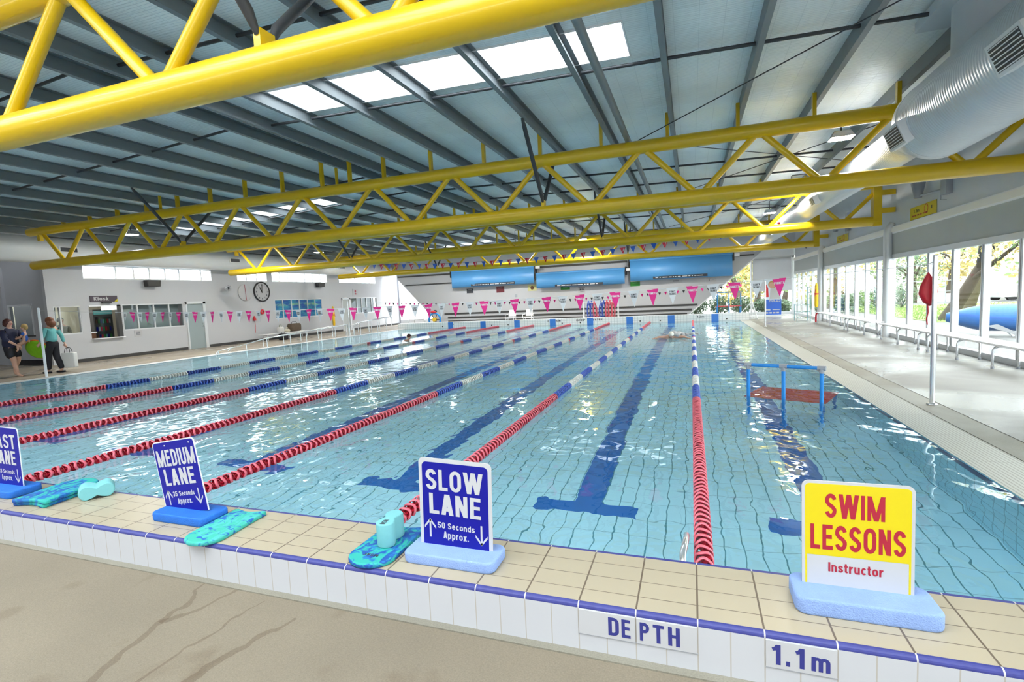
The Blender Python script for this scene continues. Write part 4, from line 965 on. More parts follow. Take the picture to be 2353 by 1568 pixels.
# ================================================================== PEOPLE
def skin(name, nodes, edges, m, parent, sub=2, extra=None):
    """one continuous tapered body: nodes (x, y, z, radius), grown by a Skin modifier"""
    me = bpy.data.meshes.new(name); me.from_pydata([n[:3] for n in nodes], edges, []); o = bpy.data.objects.new(name, me); COL.objects.link(o)
    sk = o.modifiers.new('skin', 'SKIN'); sk.use_smooth_shade = True; sk.branch_smoothing = .6
    L = me.skin_vertices[0].data
    for i, n in enumerate(nodes): L[i].radius = (n[3], n[4] if len(n) > 4 else n[3]); L[i].use_root = (i == 0)
    sb = o.modifiers.new('sub', 'SUBSURF'); sb.levels = sub; sb.render_levels = sub
    dg = bpy.context.evaluated_depsgraph_get(); m2 = bpy.data.meshes.new_from_object(o.evaluated_get(dg)); bpy.data.objects.remove(o); bpy.data.meshes.remove(me)
    q = MB(); q.add([tuple(v.co) for v in m2.vertices], [tuple(p.vertices) for p in m2.polygons], m, True); bpy.data.meshes.remove(m2)
    if extra: extra(q)
    return q.build(name, parent)
def hand(q, w, f, side, m='skin', curl=.5):
    """palm and five curled fingers; w wrist, f finger direction, side the palm's thumb side"""
    w = Vector(w); f = Vector(f).normalized(); sd = Vector(side).normalized(); nrm = f.cross(sd).normalized()
    q.tube([w, w+f*.04, w+f*.085], [.022, .034, .032], m, 8)
    for i, ln in enumerate((.06, .072, .068, .052)):
        b_ = w+f*.08+sd*(.027-.018*i); c = b_+f*ln*.5; d = c+(f*(1-curl)+nrm*curl).normalized()*ln*.5
        q.tube([b_, c, d], [.0095, .0085, .007], m, 6)
    b_ = w+f*.03+sd*.028; q.tube([b_, b_+(f*.6+sd*.8)*.03, b_+(f*.95+sd*.6)*.055], [.012, .010, .008], m, 6)
def face(q, c, r, m='skin'):
    """nose, eyes, mouth and ears on a head at c looking to +x"""
    x, y, z = c
    q.tube([(x+r*.86, y, z+r*.22), (x+r*1.17, y, z-r*.13), (x+r*.9, y, z-r*.2)], [.008, .014, .01], m, 8)
    for s in (-1, 1):
        q.ball((x+r*.83, y+s*r*.36, z+r*.16), .010, 'white', 8); q.ball((x+r*.91, y+s*r*.36, z+r*.16), .006, 'black', 6)
        q.ball((x-.01, y+s*r*.86, z), .022, m, 8, (.7, .4, 1.2))
    q.tube([(x+r*.84, y-r*.28, z-r*.5), (x+r*.92, y, z-r*.5), (x+r*.84, y+r*.28, z-r*.5)], .007, 'rope_red', 6)
RA = 19.6*PI/180
def woman_body(parent, H, legs, arms, k=1.0, bare=True):
    """legs: two (knee, ankle) points, arms: two (elbow, wrist) points; index 0 is her left (+y)"""
    N = [(0, 0, .93, .125*k, .16*k), (0, 0, 1.08, .105*k, .135*k), (.01, 0, 1.25, .115*k, .15*k), (0, 0, 1.37, .085*k, .14*k), (.005, 0, 1.45, .05), (.02, 0, 1.52, .062), (.03, 0, 1.585, .085, .078), (.02, 0, 1.655, .06)]
    E = [(0, 1), (1, 2), (2, 3), (3, 4), (4, 5), (5, 6), (6, 7)]
    for s, (el, wr) in zip((1, -1), arms):
        b_ = len(N); N += [(0, s*.165*k, 1.37, .055*k), (*el, .042*k), (*wr, .027)]; E += [(3, b_), (b_, b_+1), (b_+1, b_+2)]
    for s, (kn, an) in zip((1, -1), legs):
        b_ = len(N); N += [(0, s*.085*k, .88, .095*k), (*kn, .062*k), ((kn[0]+an[0])/2-.015, (kn[1]+an[1])/2, (kn[2]+an[2])/2+.05, .056*k), (*an, .038), (an[0]+.09, an[1]+s*.01, max(.028, an[2]-.055), .034), (an[0]+.16, an[1]+s*.015, max(.02, an[2]-.06), .024)]
        E += [(0, b_), (b_, b_+1), (b_+1, b_+2), (b_+2, b_+3), (b_+3, b_+4), (b_+4, b_+5)]
    def ex(q):
        face(q, (.03, 0, 1.575), .085)
        for s, (el, wr) in zip((1, -1), arms):
            f = Vector(wr)-Vector(el); hand(q, wr, f, (1, 0, 0) if abs(f.normalized().x) < .8 else (0, 0, 1))
    return skin('body', N, E, 'skin', parent, 2, ex), N
# woman in teal, walking away towards the kiosk counter (faces the picture's left edge)
t = thing('person', 'woman in teal jumper and black trousers carrying a white bag', 'person', (-18.39, 7.06, .015), PI+RA)
t.scale = (1.0, 1.0, 1.0)
arm0 = ((.04, .235, 1.12), (.16, .235, .93)); arm1 = ((-.10, -.24, 1.12), (-.16, -.25, .87))
woman_body(t, 1.66, (((.10, .085, .49), (.13, .085, .08)), ((-.01, -.085, .49), (-.14, -.085, .085))), (arm0, arm1))
skin('jumper', [(0, 0, .90, .155, .18), (0, 0, 1.10, .13, .16), (.01, 0, 1.25, .138, .17), (0, 0, 1.375, .10, .155), (0, 0, 1.43, .06), (0, .17, 1.375, .072), (*arm0[0], .056), (.14, .235, .96, .042), (0, -.17, 1.375, .072), (*arm1[0], .056), (-.15, -.248, .90, .042)],
     [(0, 1), (1, 2), (2, 3), (3, 4), (3, 5), (5, 6), (6, 7), (3, 8), (8, 9), (9, 10)], 'teal_cloth', t)
skin('trousers', [(0, 0, 1.03, .135, .16), (0, 0, .90, .15, .17), (0, .088, .84, .115), (.10, .085, .49, .088), (.105, .085, .32, .084), (.125, .085, .09, .072), (0, -.088, .84, .115), (-.01, -.085, .49, .088), (-.085, -.085, .32, .086), (-.138, -.085, .10, .074)], [(0, 1), (1, 2), (2, 3), (3, 4), (4, 5), (1, 6), (6, 7), (7, 8), (8, 9)], 'black_cloth', t)
q = MB(); q.ball((-.005, 0, 1.60), .108, 'hair_red', 16, (1.0, .98, 1.02)); q.ball((-.06, 0, 1.50), .105, 'hair_red', 14, (.85, 1.15, 1.1)); q.ball((-.03, .075, 1.52), .06, 'hair_red', 10, (1, .8, 1.4)); q.ball((-.03, -.075, 1.52), .06, 'hair_red', 10, (1, .8, 1.4)); q.build('hair', t)
q = MB()
for s, a in ((1, .13), (-1, -.14)): q.soft([(a-.07+.0, s*.085-.045), (a+.15, s*.085-.04), (a+.19, s*.085), (a+.15, s*.085+.04), (a-.07, s*.085+.045)], .0, .05, .02, 'black_cloth')
q.build('shoes', t)
Rv = Vector((.942, .336, 0)); Fv = Vector((-.336, .942, 0))
def near(base, r, f, z): p = Vector(base)+Rv*r+Fv*f; return (p.x, p.y, z)
o = thing('carry_bag', 'white carrier bag held by the woman in teal', 'bag', near((-18.39, 7.06, 0), .30, .20, .30), RA)
q = MB(); q.soft(rrect(-.20, -.08, .20, .08, .03, 4), -.16, .30, .03, 'bag_white'); q.build('bag_body', o); q = MB()
for y in (-.05, .05): q.tube([(-.10, y, .29), (-.08, y*.6, .42), (0, y*.3, .47), (.05, y*.6, .42), (.07, y, .29)], .008, 'black_cloth', 6)
q.build('handles', o)
o = thing('float_mat', 'round lime float mat with orange rim leaning in front of the woman in teal', 'float', near((-18.39, 7.06, 0), -.36, -.12, .76), RA)
q = MB(); T = Matrix.Rotation(.35, 4, 'X') @ FACE(0, 0, 0); q.lathe([(.001, .035), (.24, .03), (.29, .018), (.29, -.018), (.001, -.025)], 'lime', 32, T @ Matrix.Diagonal((1.12, 1, 1, 1))); q.build('mat_body', o)
q = MB(); q.tube([(.33*math.cos(a), .0, 0) for a in (0,)]+[(0, 0, 0)], .001, 'orange', 4) if False else None
q.add(*(lambda R, r, n, k: ([((R+r*math.cos(2*PI*j/k))*math.cos(2*PI*i/n)*1.12, (R+r*math.cos(2*PI*j/k))*math.sin(2*PI*i/n), -.02+r*math.sin(2*PI*j/k)) for i in range(n) for j in range(k)], [(i*k+j, i*k+(j+1) % k, ((i+1) % n)*k+(j+1) % k, ((i+1) % n)*k+j) for i in range(n) for j in range(k)]))(.295, .022, 36, 8), 'orange', True, T); q.build('rim', o)
# woman in navy walking towards the kiosk with a child on her arm
t = thing('person', 'barefoot woman in navy top and black shorts holding a child at the picture edge', 'person', (-18.95, 6.34, .015), RA)
armA = ((.06, .27, 1.14), (.30, .20, 1.05)); armB = ((.10, -.27, 1.12), (.40, -.22, .92))
woman_body(t, 1.66, (((.07, .10, .49), (-.08, .10, .085)), ((.13, -.10, .49), (.20, -.10, .07))), (armA, armB), 1.16)
skin('navy_top', [(0, 0, .78, .20, .225), (0, 0, 1.05, .19, .21), (.015, 0, 1.24, .18, .20), (0, 0, 1.38, .12, .18), (0, 0, 1.44, .06), (0, .20, 1.375, .09), (*armA[0], .075), (.16, .235, 1.10, .06), (0, -.20, 1.375, .09), (*armB[0], .075), (.22, -.25, 1.03, .058)],
     [(0, 1), (1, 2), (2, 3), (3, 4), (3, 5), (5, 6), (6, 7), (3, 8), (8, 9), (9, 10)], 'navy_cloth', t)
skin('shorts', [(0, 0, 1.0, .17, .19), (0, 0, .86, .185, .20), (.0, .105, .80, .145), (.06, .10, .53, .115), (.0, -.105, .80, .145), (.11, -.10, .53, .115)], [(0, 1), (1, 2), (2, 3), (1, 4), (4, 5)], 'black_cloth', t)
q = MB(); q.ball((-.02, 0, 1.60), .108, 'hair_dark', 16, (1, .98, 1)); q.ball((-.07, 0, 1.55), .085, 'hair_dark', 12, (.8, 1, 1)); q.build('hair', t)
# the child on her arm
t = thing('person', 'small blond child in blue held by the woman in navy', 'person', near((-18.95, 6.34, 0), .30, .16, .98), PI+RA+.5)
Nc = [(0, 0, .05, .075, .085), (0, 0, .20, .07, .08), (0, 0, .31, .055, .08), (0, 0, .36, .035), (.01, 0, .41, .055), (.015, 0, .47, .072, .066), (.01, 0, .53, .05)]
Ec = [(i, i+1) for i in range(6)]
for s in (1, -1):
    b_ = len(Nc); Nc += [(0, s*.09, .30, .034), (.07, s*.12, .20, .027), (.14, s*.08, .16, .018)]; Ec += [(2, b_), (b_, b_+1), (b_+1, b_+2)]
    b_ = len(Nc); Nc += [(.04, s*.07, .02, .05), (.16, s*.10, -.03, .040), (.17, s*.10, -.20, .026), (.22, s*.10, -.225, .022)]; Ec += [(0, b_), (b_, b_+1), (b_+1, b_+2), (b_+2, b_+3)]
def exc(q):
    face(q, (.015, 0, .465), .07)
    for s in (1, -1): hand(q, (.13, s*.085, .165), (.8, -s*.3, -.3), (0, 0, 1))
skin('body', Nc, Ec, 'skin', t, 2, exc)
skin('blue_shirt', [(0, 0, .03, .085, .095), (0, 0, .18, .08, .09), (0, 0, .31, .065, .085), (0, .09, .305, .045), (.05, .11, .23, .038), (0, -.09, .305, .045), (.05, -.11, .23, .038)], [(0, 1), (1, 2), (2, 3), (3, 4), (2, 5), (5, 6)], 'blue_cloth', t)
q = MB(); q.ball((-.008, 0, .495), .082, 'hair_blond', 14, (1, .96, .95)); q.ball((-.03, 0, .44), .06, 'hair_blond', 10); q.build('hair', t)
# person behind the kiosk window
t = thing('person', 'person in grey seen through the kiosk corner window', 'person', (-21.95, 9.32, 0), 0)
woman_body(t, 1.6, (((.0, .09, .49), (0, .09, .08)), ((.0, -.09, .49), (0, -.09, .08))), (((.05, .24, 1.13), (.22, .12, 1.08)), ((.05, -.24, 1.13), (.22, -.10, 1.08))), 1.1)
skin('grey_top', [(0, 0, .9, .17, .19), (0, 0, 1.08, .15, .18), (.01, 0, 1.25, .155, .19), (0, 0, 1.38, .11, .17), (0, 0, 1.44, .06), (0, .19, 1.375, .08), (.05, .24, 1.13, .066), (.2, .13, 1.08, .045), (0, -.19, 1.375, .08), (.05, -.24, 1.13, .066), (.2, -.11, 1.08, .045)], [(0, 1), (1, 2), (2, 3), (3, 4), (3, 5), (5, 6), (6, 7), (3, 8), (8, 9), (9, 10)], 'grey_cloth', t)
skin('trousers', [(0, 0, .96, .16, .18), (0, 0, .90, .15, .17), (0, .09, .84, .12), (0, .09, .1, .075), (0, -.09, .84, .12), (0, -.09, .1, .075)], [(0, 1), (1, 2), (2, 3), (1, 4), (4, 5)], 'black_cloth', t)
q = MB(); q.ball((-.02, 0, 1.605), .103, 'grey_cloth', 14); q.build('hair', t)
# swimmers
t = thing('person', 'swimmer in a pale cap swimming towards the camera with arms spread', 'person', (-.72, 15.44, .035), -PI/2)
Ns = [(-.75, 0, -.16, .11, .15), (-.45, 0, -.10, .11, .14), (-.18, 0, -.02, .12, .17), (.0, 0, .0, .08, .12), (.08, 0, .03, .05), (.14, 0, .055, .07), (.19, 0, .09, .085, .08), (.20, 0, .15, .06)]
Es = [(i, i+1) for i in range(7)]
for s in (1, -1):
    b_ = len(Ns); Ns += [(-.05, s*.20, .0, .06), (.04, s*.42, .02, .042), (.10, s*.56, -.03, .028)]; Es += [(3, b_), (b_, b_+1), (b_+1, b_+2)]
    b_ = len(Ns); Ns += [(-.80, s*.09, -.2, .09), (-1.2, s*.12, -.25, .06), (-1.6, s*.12, -.2, .038), (-1.75, s*.12, -.22, .03)]; Es += [(0, b_), (b_, b_+1), (b_+1, b_+2), (b_+2, b_+3)]
def exs(q):
    face(q, (.19, 0, .075), .085)
    for s in (1, -1): hand(q, (.10, s*.56, -.03), (.4, s*.8, -.3), (1, 0, 0), 'skin', .2)
skin('body', Ns, Es, 'skin', t, 2, exs)
q = MB(); q.ball((.175, 0, .125), .098, 'warm_white', 16, (1, .95, .95)); q.build('swim_cap', t)
q = MB(); random.seed(3)
for i in range(190):
    a = random.gauss(0, .28); x = -random.random()**.8*1.3; q.ball((x+.05, a+.22+.25*abs(x), random.random()**2*.14*(1-abs(x)/1.6)), random.uniform(.008, .03), 'sign_white', 6, (1.6, 1.6, .7))
for i in range(10): q.ball((-.12+random.gauss(0, .07), .16+random.gauss(0, .09), .06+random.random()*.06), random.uniform(.07, .11), 'sign_white', 10, (1, 1.1, .9))
o = q.build('water_splash'); o.location = (-.72, 15.44, .05); o.rotation_euler = (0, 0, -PI/2); tag(o, 'white splash of water around the swimmer in the pale cap', 'splash', kind='stuff')
t = thing('person', 'dark haired swimmer with head above water near the kiosk side', 'person', (-11.7, 16.5, 0), .1)
Nq = [(-.55, 0, -.45, .12, .15), (-.32, 0, -.22, .12, .16), (-.14, 0, -.06, .11, .17), (-.02, 0, .04, .06), (.03, 0, .11, .065), (.06, 0, .18, .085, .08), (.05, 0, .25, .06)]
Eq = [(i, i+1) for i in range(6)]
for s in (1, -1):
    b_ = len(Nq); Nq += [(-.12, s*.20, -.02, .062), (.10, s*.33, -.06, .045), (.32, s*.22, -.06, .028)]; Eq += [(2, b_), (b_, b_+1), (b_+1, b_+2)]
    b_ = len(Nq); Nq += [(-.62, s*.09, -.52, .09), (-.75, s*.12, -.85, .06), (-1.0, s*.12, -1.0, .04)]; Eq += [(0, b_), (b_, b_+1), (b_+1, b_+2)]
def exq(q):
    face(q, (.06, 0, .17), .085)
    for s in (1, -1): hand(q, (.32, s*.22, -.06), (1, -s*.2, -.1), (0, 0, 1), 'skin', .2)
skin('body', Nq, Eq, 'skin', t, 2, exq)
q = MB(); q.ball((.03, 0, .205), .098, 'hair_dark', 14, (1, .97, .95)); q.build('hair', t)

# ================================================================== KIOSK SIDE
def on_left(name, label, cat, y, z, group=None): return thing(name, label, cat, (XL, y, z), 0, group)
t = on_left('kiosk_sign', 'dark plum sign lettered Kiosk above the hatch', 'sign', 10.45, 2.34)
MB().box((0, -.48, -.115), (.03, .48, .115), 'kiosk_sign').build('panel', t)
q = MB(); T = FACE(.031, 0, 0, PI/2); put_text(q, 'Kiosk', -.36, .17, -.065, .075, 'sign_white', T, .19); q.build('lettering', t)
q = MB(); q.prism([(.36, -.115), (.48, -.115), (.48, -.0)], 0, .001, 'sign_yellow', T); q.build('corner_mark', t)
MB().box((0, -.1, -.17), (.10, .22, -.118), 'charcoal').build('sign_lamp', t)
# hatch contents
o = thing('window_50', 'open kiosk hatch with a lit counter', 'window', (XL, 10.46, .85), kind='structure')
q = MB(); q.box((-.12, -.56, -.03), (.14, .57, .0), 'white'); q.box((-.12, .42, 0), (.02, .565, 1.25), 'charcoal'); q.box((-.12, -.565, 1.2), (.02, .565, 1.25), 'white'); q.build('window_frame', o)
MB().box((-.06, -.10, 1.06), (.03, .40, 1.19), 'tube_light').build('lamp_tube', o)
t = thing('drinks_fridge', 'glass door drinks fridge behind the kiosk hatch', 'fridge', (-22.4, 10.85, 0))
q = MB(); q.box((-.35, -.35, 0), (.30, .35, 1.95), 'charcoal'); q.build('cabinet', t); MB().box((.31, -.31, .25), (.32, .31, 1.65), 'glass_dull').build('door', t)
q = MB(); random.seed(5)
for z in (.5, .8, 1.1, 1.4):
    for k in range(7): q.box((.301, -.28+k*.08, z), (.309, -.22+k*.08, z+.16), random.choice(['sign_blue', 'green_sign', 'sign_white', 'red', 'brown', 'teal_cloth']))
q.build('bottle_display', t); MB().box((.30, -.33, 1.75), (.325, .33, 1.90), 'teal_cloth').build('header_lamp', t)
t = thing('counter_unit', 'brown fronted counter unit inside the kiosk hatch', 'counter', (-22.1, 10.1, 0)); MB().box((-.3, -.3, 0), (.3, .25, 1.05), 'brown').build('carcass', t); MB().box((-.33, -.33, 1.05), (.33, .28, 1.09), 'white').build('worktop', t)
o = MB().box((-24.4, 9.6, 2.45), (-22.2, 9.75, 2.55), 'tube_strong').build('tube_lamp'); tag(o, 'lit tube lamp on the kiosk ceiling behind the hatch', 'lamp')
def paper(label, y0, y1, z0, z1, art):
    t = on_left('wall_notice', label, 'sign', (y0+y1)/2, (z0+z1)/2, 'notices on the kiosk wall'); h_, w_ = (z1-z0)/2, (y1-y0)/2
    MB().box((0, -w_, -h_), (.012, w_, h_), 'sign_white').build('panel', t); q = MB(); art(q, FACE(.0125, 0, 0, PI/2), w_, h_); q.build('print', t)
paper('small notice under the kiosk glass beside the hatch', 11.45, 11.75, .78, 1.04, lambda q, T, w, h: [q.box((-w*.6, h*(.5-.3*k), 0), (w*.5, h*(.62-.3*k), .001), 'letter_dark', T) for k in range(4)])
paper('white sign with a red symbol above the far door', 25.7, 26.3, 2.30, 2.73, lambda q, T, w, h: [q.lathe([(.001, 0), (h*.42, 0), (h*.42, .001), (.001, .001)], 'sign_red', 18, T @ Matrix.Translation((0, h*.3, 0)), False), q.box((-w*.3, -h*.7, 0), (w*.3, -h*.25, .001), 'sign_red', T)])
for y, z, lb in ((12.27, 2.94, 'black wall speaker above the kiosk glass'), (22.42, 2.98, 'black wall speaker above the blue printed window')):
    t = on_left('wall_speaker', lb, 'speaker', y, z, 'black wall speakers')
    q = MB(); q.prism([(-.26, -.13), (.26, -.13), (.29, .13), (-.29, .13)], .06, .28, 'black', FACE(0, 0, 0, PI/2)); q.build('cabinet', t); MB().box((0, -.05, -.05), (.07, .05, .05), 'dark_steel').build('bracket', t)
    q = MB(); q.box((-.24, -.11, .281), (.24, .11, .285), 'charcoal', FACE(0, 0, 0, PI/2)); q.build('grille', t)
t = on_left('wall_clock', 'big round wall clock with black rim and hands', 'clock', 18.09, 2.58)
T = FACE(.02, 0, 0, PI/2)
q = MB(); q.lathe([(.46, -.02), (.52, -.02), (.53, .03), (.50, .05), (.465, .04)], 'black', 48, T, closed=True); q.build('rim', t)
q = MB(); q.lathe([(.001, .012), (.468, .012), (.468, -.018), (.001, -.018)], 'sign_white', 48, T, False); q.build('dial', t)
q = MB()
for k in range(12):
    a = PI/2-k*PI/6; n = str(k if k else 12)
    q.box((.43-.0, -.008, .013), (.455, .008, .0145), 'letter_dark', T @ Matrix.Rotation(a, 4, 'Z'))
    put_text(q, n, .36*math.cos(a)-.022*len(n), .36*math.cos(a)+.022*len(n), .36*math.sin(a)-.042, .36*math.sin(a)+.042, 'letter_dark', T @ Matrix.Translation((0, 0, .0135)))
q.build('numerals', t)
for nm, a, ln, wd in (('minute_hand', PI/2-.10, .40, .018), ('hour_hand', PI/2+.52, .26, .026)):
    q = MB(); q.box((-.05, -wd, .02), (ln, wd, .024), 'black', T @ Matrix.Rotation(a, 4, 'Z')); q.build(nm, t)
t = on_left('pace_clock', 'round white pace clock with a long red hand', 'clock', 17.03, 2.55)
q = MB(); q.lathe([(.001, .03), (.40, .03), (.42, .02), (.42, 0), (.001, 0)], 'sign_white', 40, T, False); q.build('dial', t)
q = MB(); q.box((-.40, -.012, .034), (.40, .012, .038), 'sign_red', T @ Matrix.Rotation(PI/2+.06, 4, 'Z')); q.build('sweep_hand', t)
q = MB()
for k in range(12): q.box((.345, -.006, .031), (.385, .006, .033), 'grey_plastic', T @ Matrix.Rotation(k*PI/6, 4, 'Z'))
q.build('marks', t)
t = on_left('wall_fan', 'small white wall fan left of the pace clock', 'fan', 15.9, 2.75)
q = MB(); q.tube([(0, 0, 0), (.18, 0, .02)], .04, 'white', 10); q.build('arm', t); q = MB(); q.lathe([(.16, 0), (.17, .02), (.16, .04), (.15, .02)], 'alu', 24, Matrix.Translation((.2, 0, 0)) @ Matrix.Rotation(PI/2, 4, 'Y'), closed=True)
for k in range(4): q.box((-.15, -.03, .02), (.15, .03, .024), 'grey_plastic', Matrix.Translation((.2, 0, 0)) @ Matrix.Rotation(PI/2, 4, 'Y') @ Matrix.Rotation(k*PI/4, 4, 'Z'))
q.build('cage', t)
t = on_left('life_ring', 'red life ring hanging under the big wall clock', 'life ring', 18.0, 1.53)
q = MB(); q.lathe([(.09+.045*math.cos(a), .045*math.sin(a)) for a in [2*PI*i/10 for i in range(10)]], 'red', 28, FACE(.05, 0, 0, PI/2), closed=True); q.build('ring', t); MB().tube([(.03, 0, .12), (.02, 0, .52)], .008, 'white_tube', 6).build('rope', t)
t = on_left('throw_bag', 'small dark red throw bag on a cord left of the life ring', 'bag', 17.45, 1.2); q = MB(); q.tube([(.05, 0, .14), (.05, 0, .02), (.05, 0, -.10)], [.02, .07, .085], 'red', 14); q.build('pouch', t); MB().tube([(.05, 0, -.10), (.05, .03, -.4), (.04, .0, -.72)], .008, 'red', 6).build('cord', t)
def rescue_tube(label, x, y, z0, z1, yaw, m='rescue_yellow'):
    t = thing('rescue_tube', label, 'rescue tube', (x, y, z0), yaw, 'yellow rescue tubes')
    q = MB(); h = z1-z0; q.tube([(.07, 0, 0), (.07, 0, .08), (.07, .01, h*.6), (.07, 0, h-.12), (.07, 0, h)], [.05, .075, .075, .06, .02], m, 14); q.build('foam_tube', t)
    q = MB(); q.lathe([(.078, -.03), (.083, 0), (.078, .03)], 'red', 14, Matrix.Translation((.07, .006, h*.55))); q.tube([(.07, 0, h-.02), (.12, .05, h*.7), (.14, .06, h*.45)], .012, 'red', 6); q.build('strap', t); return t
rescue_tube('yellow rescue tube hanging on the kiosk wall beside the far door', XL, 23.55, .44, 1.66, 0)
rescue_tube('yellow rescue tube hanging on the round column at the far end of the benches', XR-.24, 22.6, .62, 1.68, PI)
# bags on the kiosk side bench
def bag(label, y, z, sx, sy, sz, m, top=None):
    t = thing('bag', label, 'bag', (-20.68, y, z), 0, 'bags on the kiosk side bench'); q = MB()
    q.soft(rrect(-sx/2, -sy/2, sx/2, sy/2, min(sx, sy)*.4, 5), 0, sz, min(sx, sy)*.32, m); q.build('bag_body', t)
    MB().tube([(0, -sy*.25, sz-.01), (0, -sy*.15, sz+.10), (0, sy*.15, sz+.10), (0, sy*.25, sz-.01)], .012, top or m, 6).build('handle', t)
bag('white and green bag upright on the kiosk side bench', 18.55, .39, .26, .36, .30, 'bag_white', 'leaf_green'); bag('brown bulky bag on the kiosk side bench', 19.55, .39, .34, .85, .42, 'bark', 'black_cloth'); bag('cream folded towel bag between the white and the brown bag', 19.0, .39, .24, .34, .14, 'cream_wall')
t = thing('bag', 'black bag on the deck in front of the kiosk side bench', 'bag', (-20.2, 18.2, .015)); q = MB(); q.soft(rrect(-.16, -.26, .16, .26, .1, 5), 0, .34, .1, 'black_cloth'); q.build('bag_body', t); MB().tube([(0, -.1, .33), (0, -.06, .42), (0, .06, .42), (0, .1, .33)], .012, 'black_cloth', 6).build('handle', t)
# handrails
def handrail(label, x, ys, zs, loop=False):
    t = thing('handrail', label, 'handrail', (x, ys[0], .006), 0, 'steel handrails on the kiosk side')
    MB().tube([(x, ys[0]-.12, .02), (x, ys[0], zs[0])]+[(x, y, z) for y, z in list(zip(ys, zs))[1:]]+([(x, ys[-1]+.5, zs[-1]+.03), (x, ys[-1]+.62, zs[-1]-.05), (x, ys[-1]+.62, zs[-1]-.4), (x, ys[-1]+.5, zs[-1]-.5)] if loop else [(x, ys[-1]+.1, zs[-1]-.03), (x, ys[-1]+.12, .02)]), .021, 'chrome', 10).build('top_rail', t, True)
    for y, z in zip(ys, zs): MB().tube([(x, y, .006), (x, y, z)], .019, 'chrome', 10).build('post', t, True)
handrail('low sloping steel handrail nearest the water on the kiosk side', -17.22, (11.75, 13.07, 14.15, 15.5, 16.52, 17.56, 18.6, 19.55), (.13, .27, .42, .46, .52, .56, .60, .66))
handrail('low sloping steel handrail behind the one nearest the water', -17.8, (12.8, 14.5, 15.7, 16.8, 18.0, 19.1), (.12, .34, .44, .50, .55, .62))
handrail('upper steel handrail with a looped end nearest the water', -17.22, (20.15, 20.7, 21.72, 22.34, 23.25), (.48, .70, .76, .78, .84), True)
handrail('upper steel handrail with a looped end behind the other', -17.8, (20.3, 21.3, 22.3, 23.4), (.45, .66, .74, .80), True)
def trestle(name, label, pts_list, r=.02, m='white_tube', cat='frame', loc=(0, 0, 0)):
    t = thing(name, label, cat, loc)
    for nm, pts in pts_list: MB().tube(pts, r, m, 10).build(nm, t, True)
    return t
trestle('pool_ladder_frame', 'silver tubular frame standing at the far corner on the kiosk side', [('leg', [(-17.6, 26, .012), (-16.9, 26, 1.16), (-16.85, 26.1, 1.16)]), ('leg', [(-17.2, 26.4, .012), (-16.9, 26.2, 1.16)]), ('leg', [(-16.05, 26.3, .03), (-16.65, 26.1, 1.08), (-16.9, 26.1, 1.12)]), ('crossbar', [(-17.3, 26.1, .55), (-16.35, 26.2, .55)]), ('base_tube', [(-17.2, 26.35, .05), (-16.05, 26.3, .03)])], .019, 'chrome', 'frame', (-16.9, 26, .012))

# ================================================================== FAR END
def cover(label, x0, x1, z0, z1, bx0, bx1, bz0, bz1):
    t = thing('pool_cover_blind', label, 'pool cover', ((x0+x1)/2, YF-.3, z1), 0, 'blue covers on the end wall')
    q = MB(); y = YF-.27; n = 24; vs = []; fs = []
    for i in range(n+1):
        f = i/n; xx = x0+.02+(x1-x0-.04)*f; w_ = .02*math.sin(f*17)+.012*math.sin(f*41)
        for zz, yy in ((z1-.04, y-.1), (z0+.35*(z1-z0), y-.13+w_), (z0, y-.11+w_), (z0, y-.085+w_), (z0+.35*(z1-z0), y-.105+w_), (z1-.04, y-.075)): vs.append((xx, yy, zz))
    for i in range(n):
        for j in range(6): fs.append((i*6+j, i*6+(j+1) % 6, (i+1)*6+(j+1) % 6, (i+1)*6+j))
    q.add(vs, fs, 'blue_blind', True); q.build('blue_cover', t, True)
    MB().tube([(x0-.05, y-.0, z1-.02), (x1+.05, y, z1-.02)], .09, 'blue_blind', 18).build('roller', t, True)
    for xx in (x0-.05, x1+.05):
        q = MB(); q.box((xx-.035, y-.14, z1-.40), (xx+.035, YF, z1+.10), 'black'); q.build('end_bracket', t, True)
    q = MB(); T = FACE(0, y-.145, 0); q.box((bx0, bz0, -.004), (bx1, bz1, 0), 'letter_dark', T); b_ = q.build('banner_strip', t, True)
    l = MB(); random.seed(int(bx0*100) % 97); x = bx0+.15
    while x < bx1-.35:
        w_ = random.uniform(.06, .34); l.box((x, bz0+.35*(bz1-bz0), .0005), (x+w_, bz0+.62*(bz1-bz0), .001), 'pen_white', T); x += w_+random.uniform(.05, .1)
    l.v = [(a-t.location.x, c-t.location.y, d-t.location.z) for a, c, d in l.v]; l.build('lettering', b_)
    MB().box((x1+.09, y-.1, z1-.16), (x1+.36, y+.1, z1+.0), 'white').build('drive_motor', t, True)
    return t
cover('blue pool cover rolled down on the end wall, nearest the kiosk side', -15.55, -9.62, 2.52, 3.62, -14.1, -10.95, 2.56, 2.72)
cover('blue pool cover hanging lowest, in the middle of the end wall', -9.50, -3.85, 2.20, 3.12, -8.25, -5.2, 2.22, 2.37)
cover('blue pool cover on the end wall, nearest the glazed side', -3.55, 2.2, 2.33, 3.58, -2.2, .85, 2.38, 2.53)
def fsign(label, x0, x1, z0, z1, border, field, art=None):
    t = thing('end_wall_sign', label, 'sign', ((x0+x1)/2, YF, (z0+z1)/2), 0, 'signs under the blue covers'); w_, h_ = (x1-x0)/2, (z1-z0)/2
    MB().box((-w_, -.015, -h_), (w_, 0, h_), border).build('panel', t); q = MB(); T = FACE(0, -.0152, 0)
    if field: q.box((-w_*.78, -h_*.72, 0), (w_*.78, h_*.72, .001), field, T)
    if art: art(q, T @ Matrix.Translation((0, 0, .0012)), w_, h_)
    q.build('print', t)
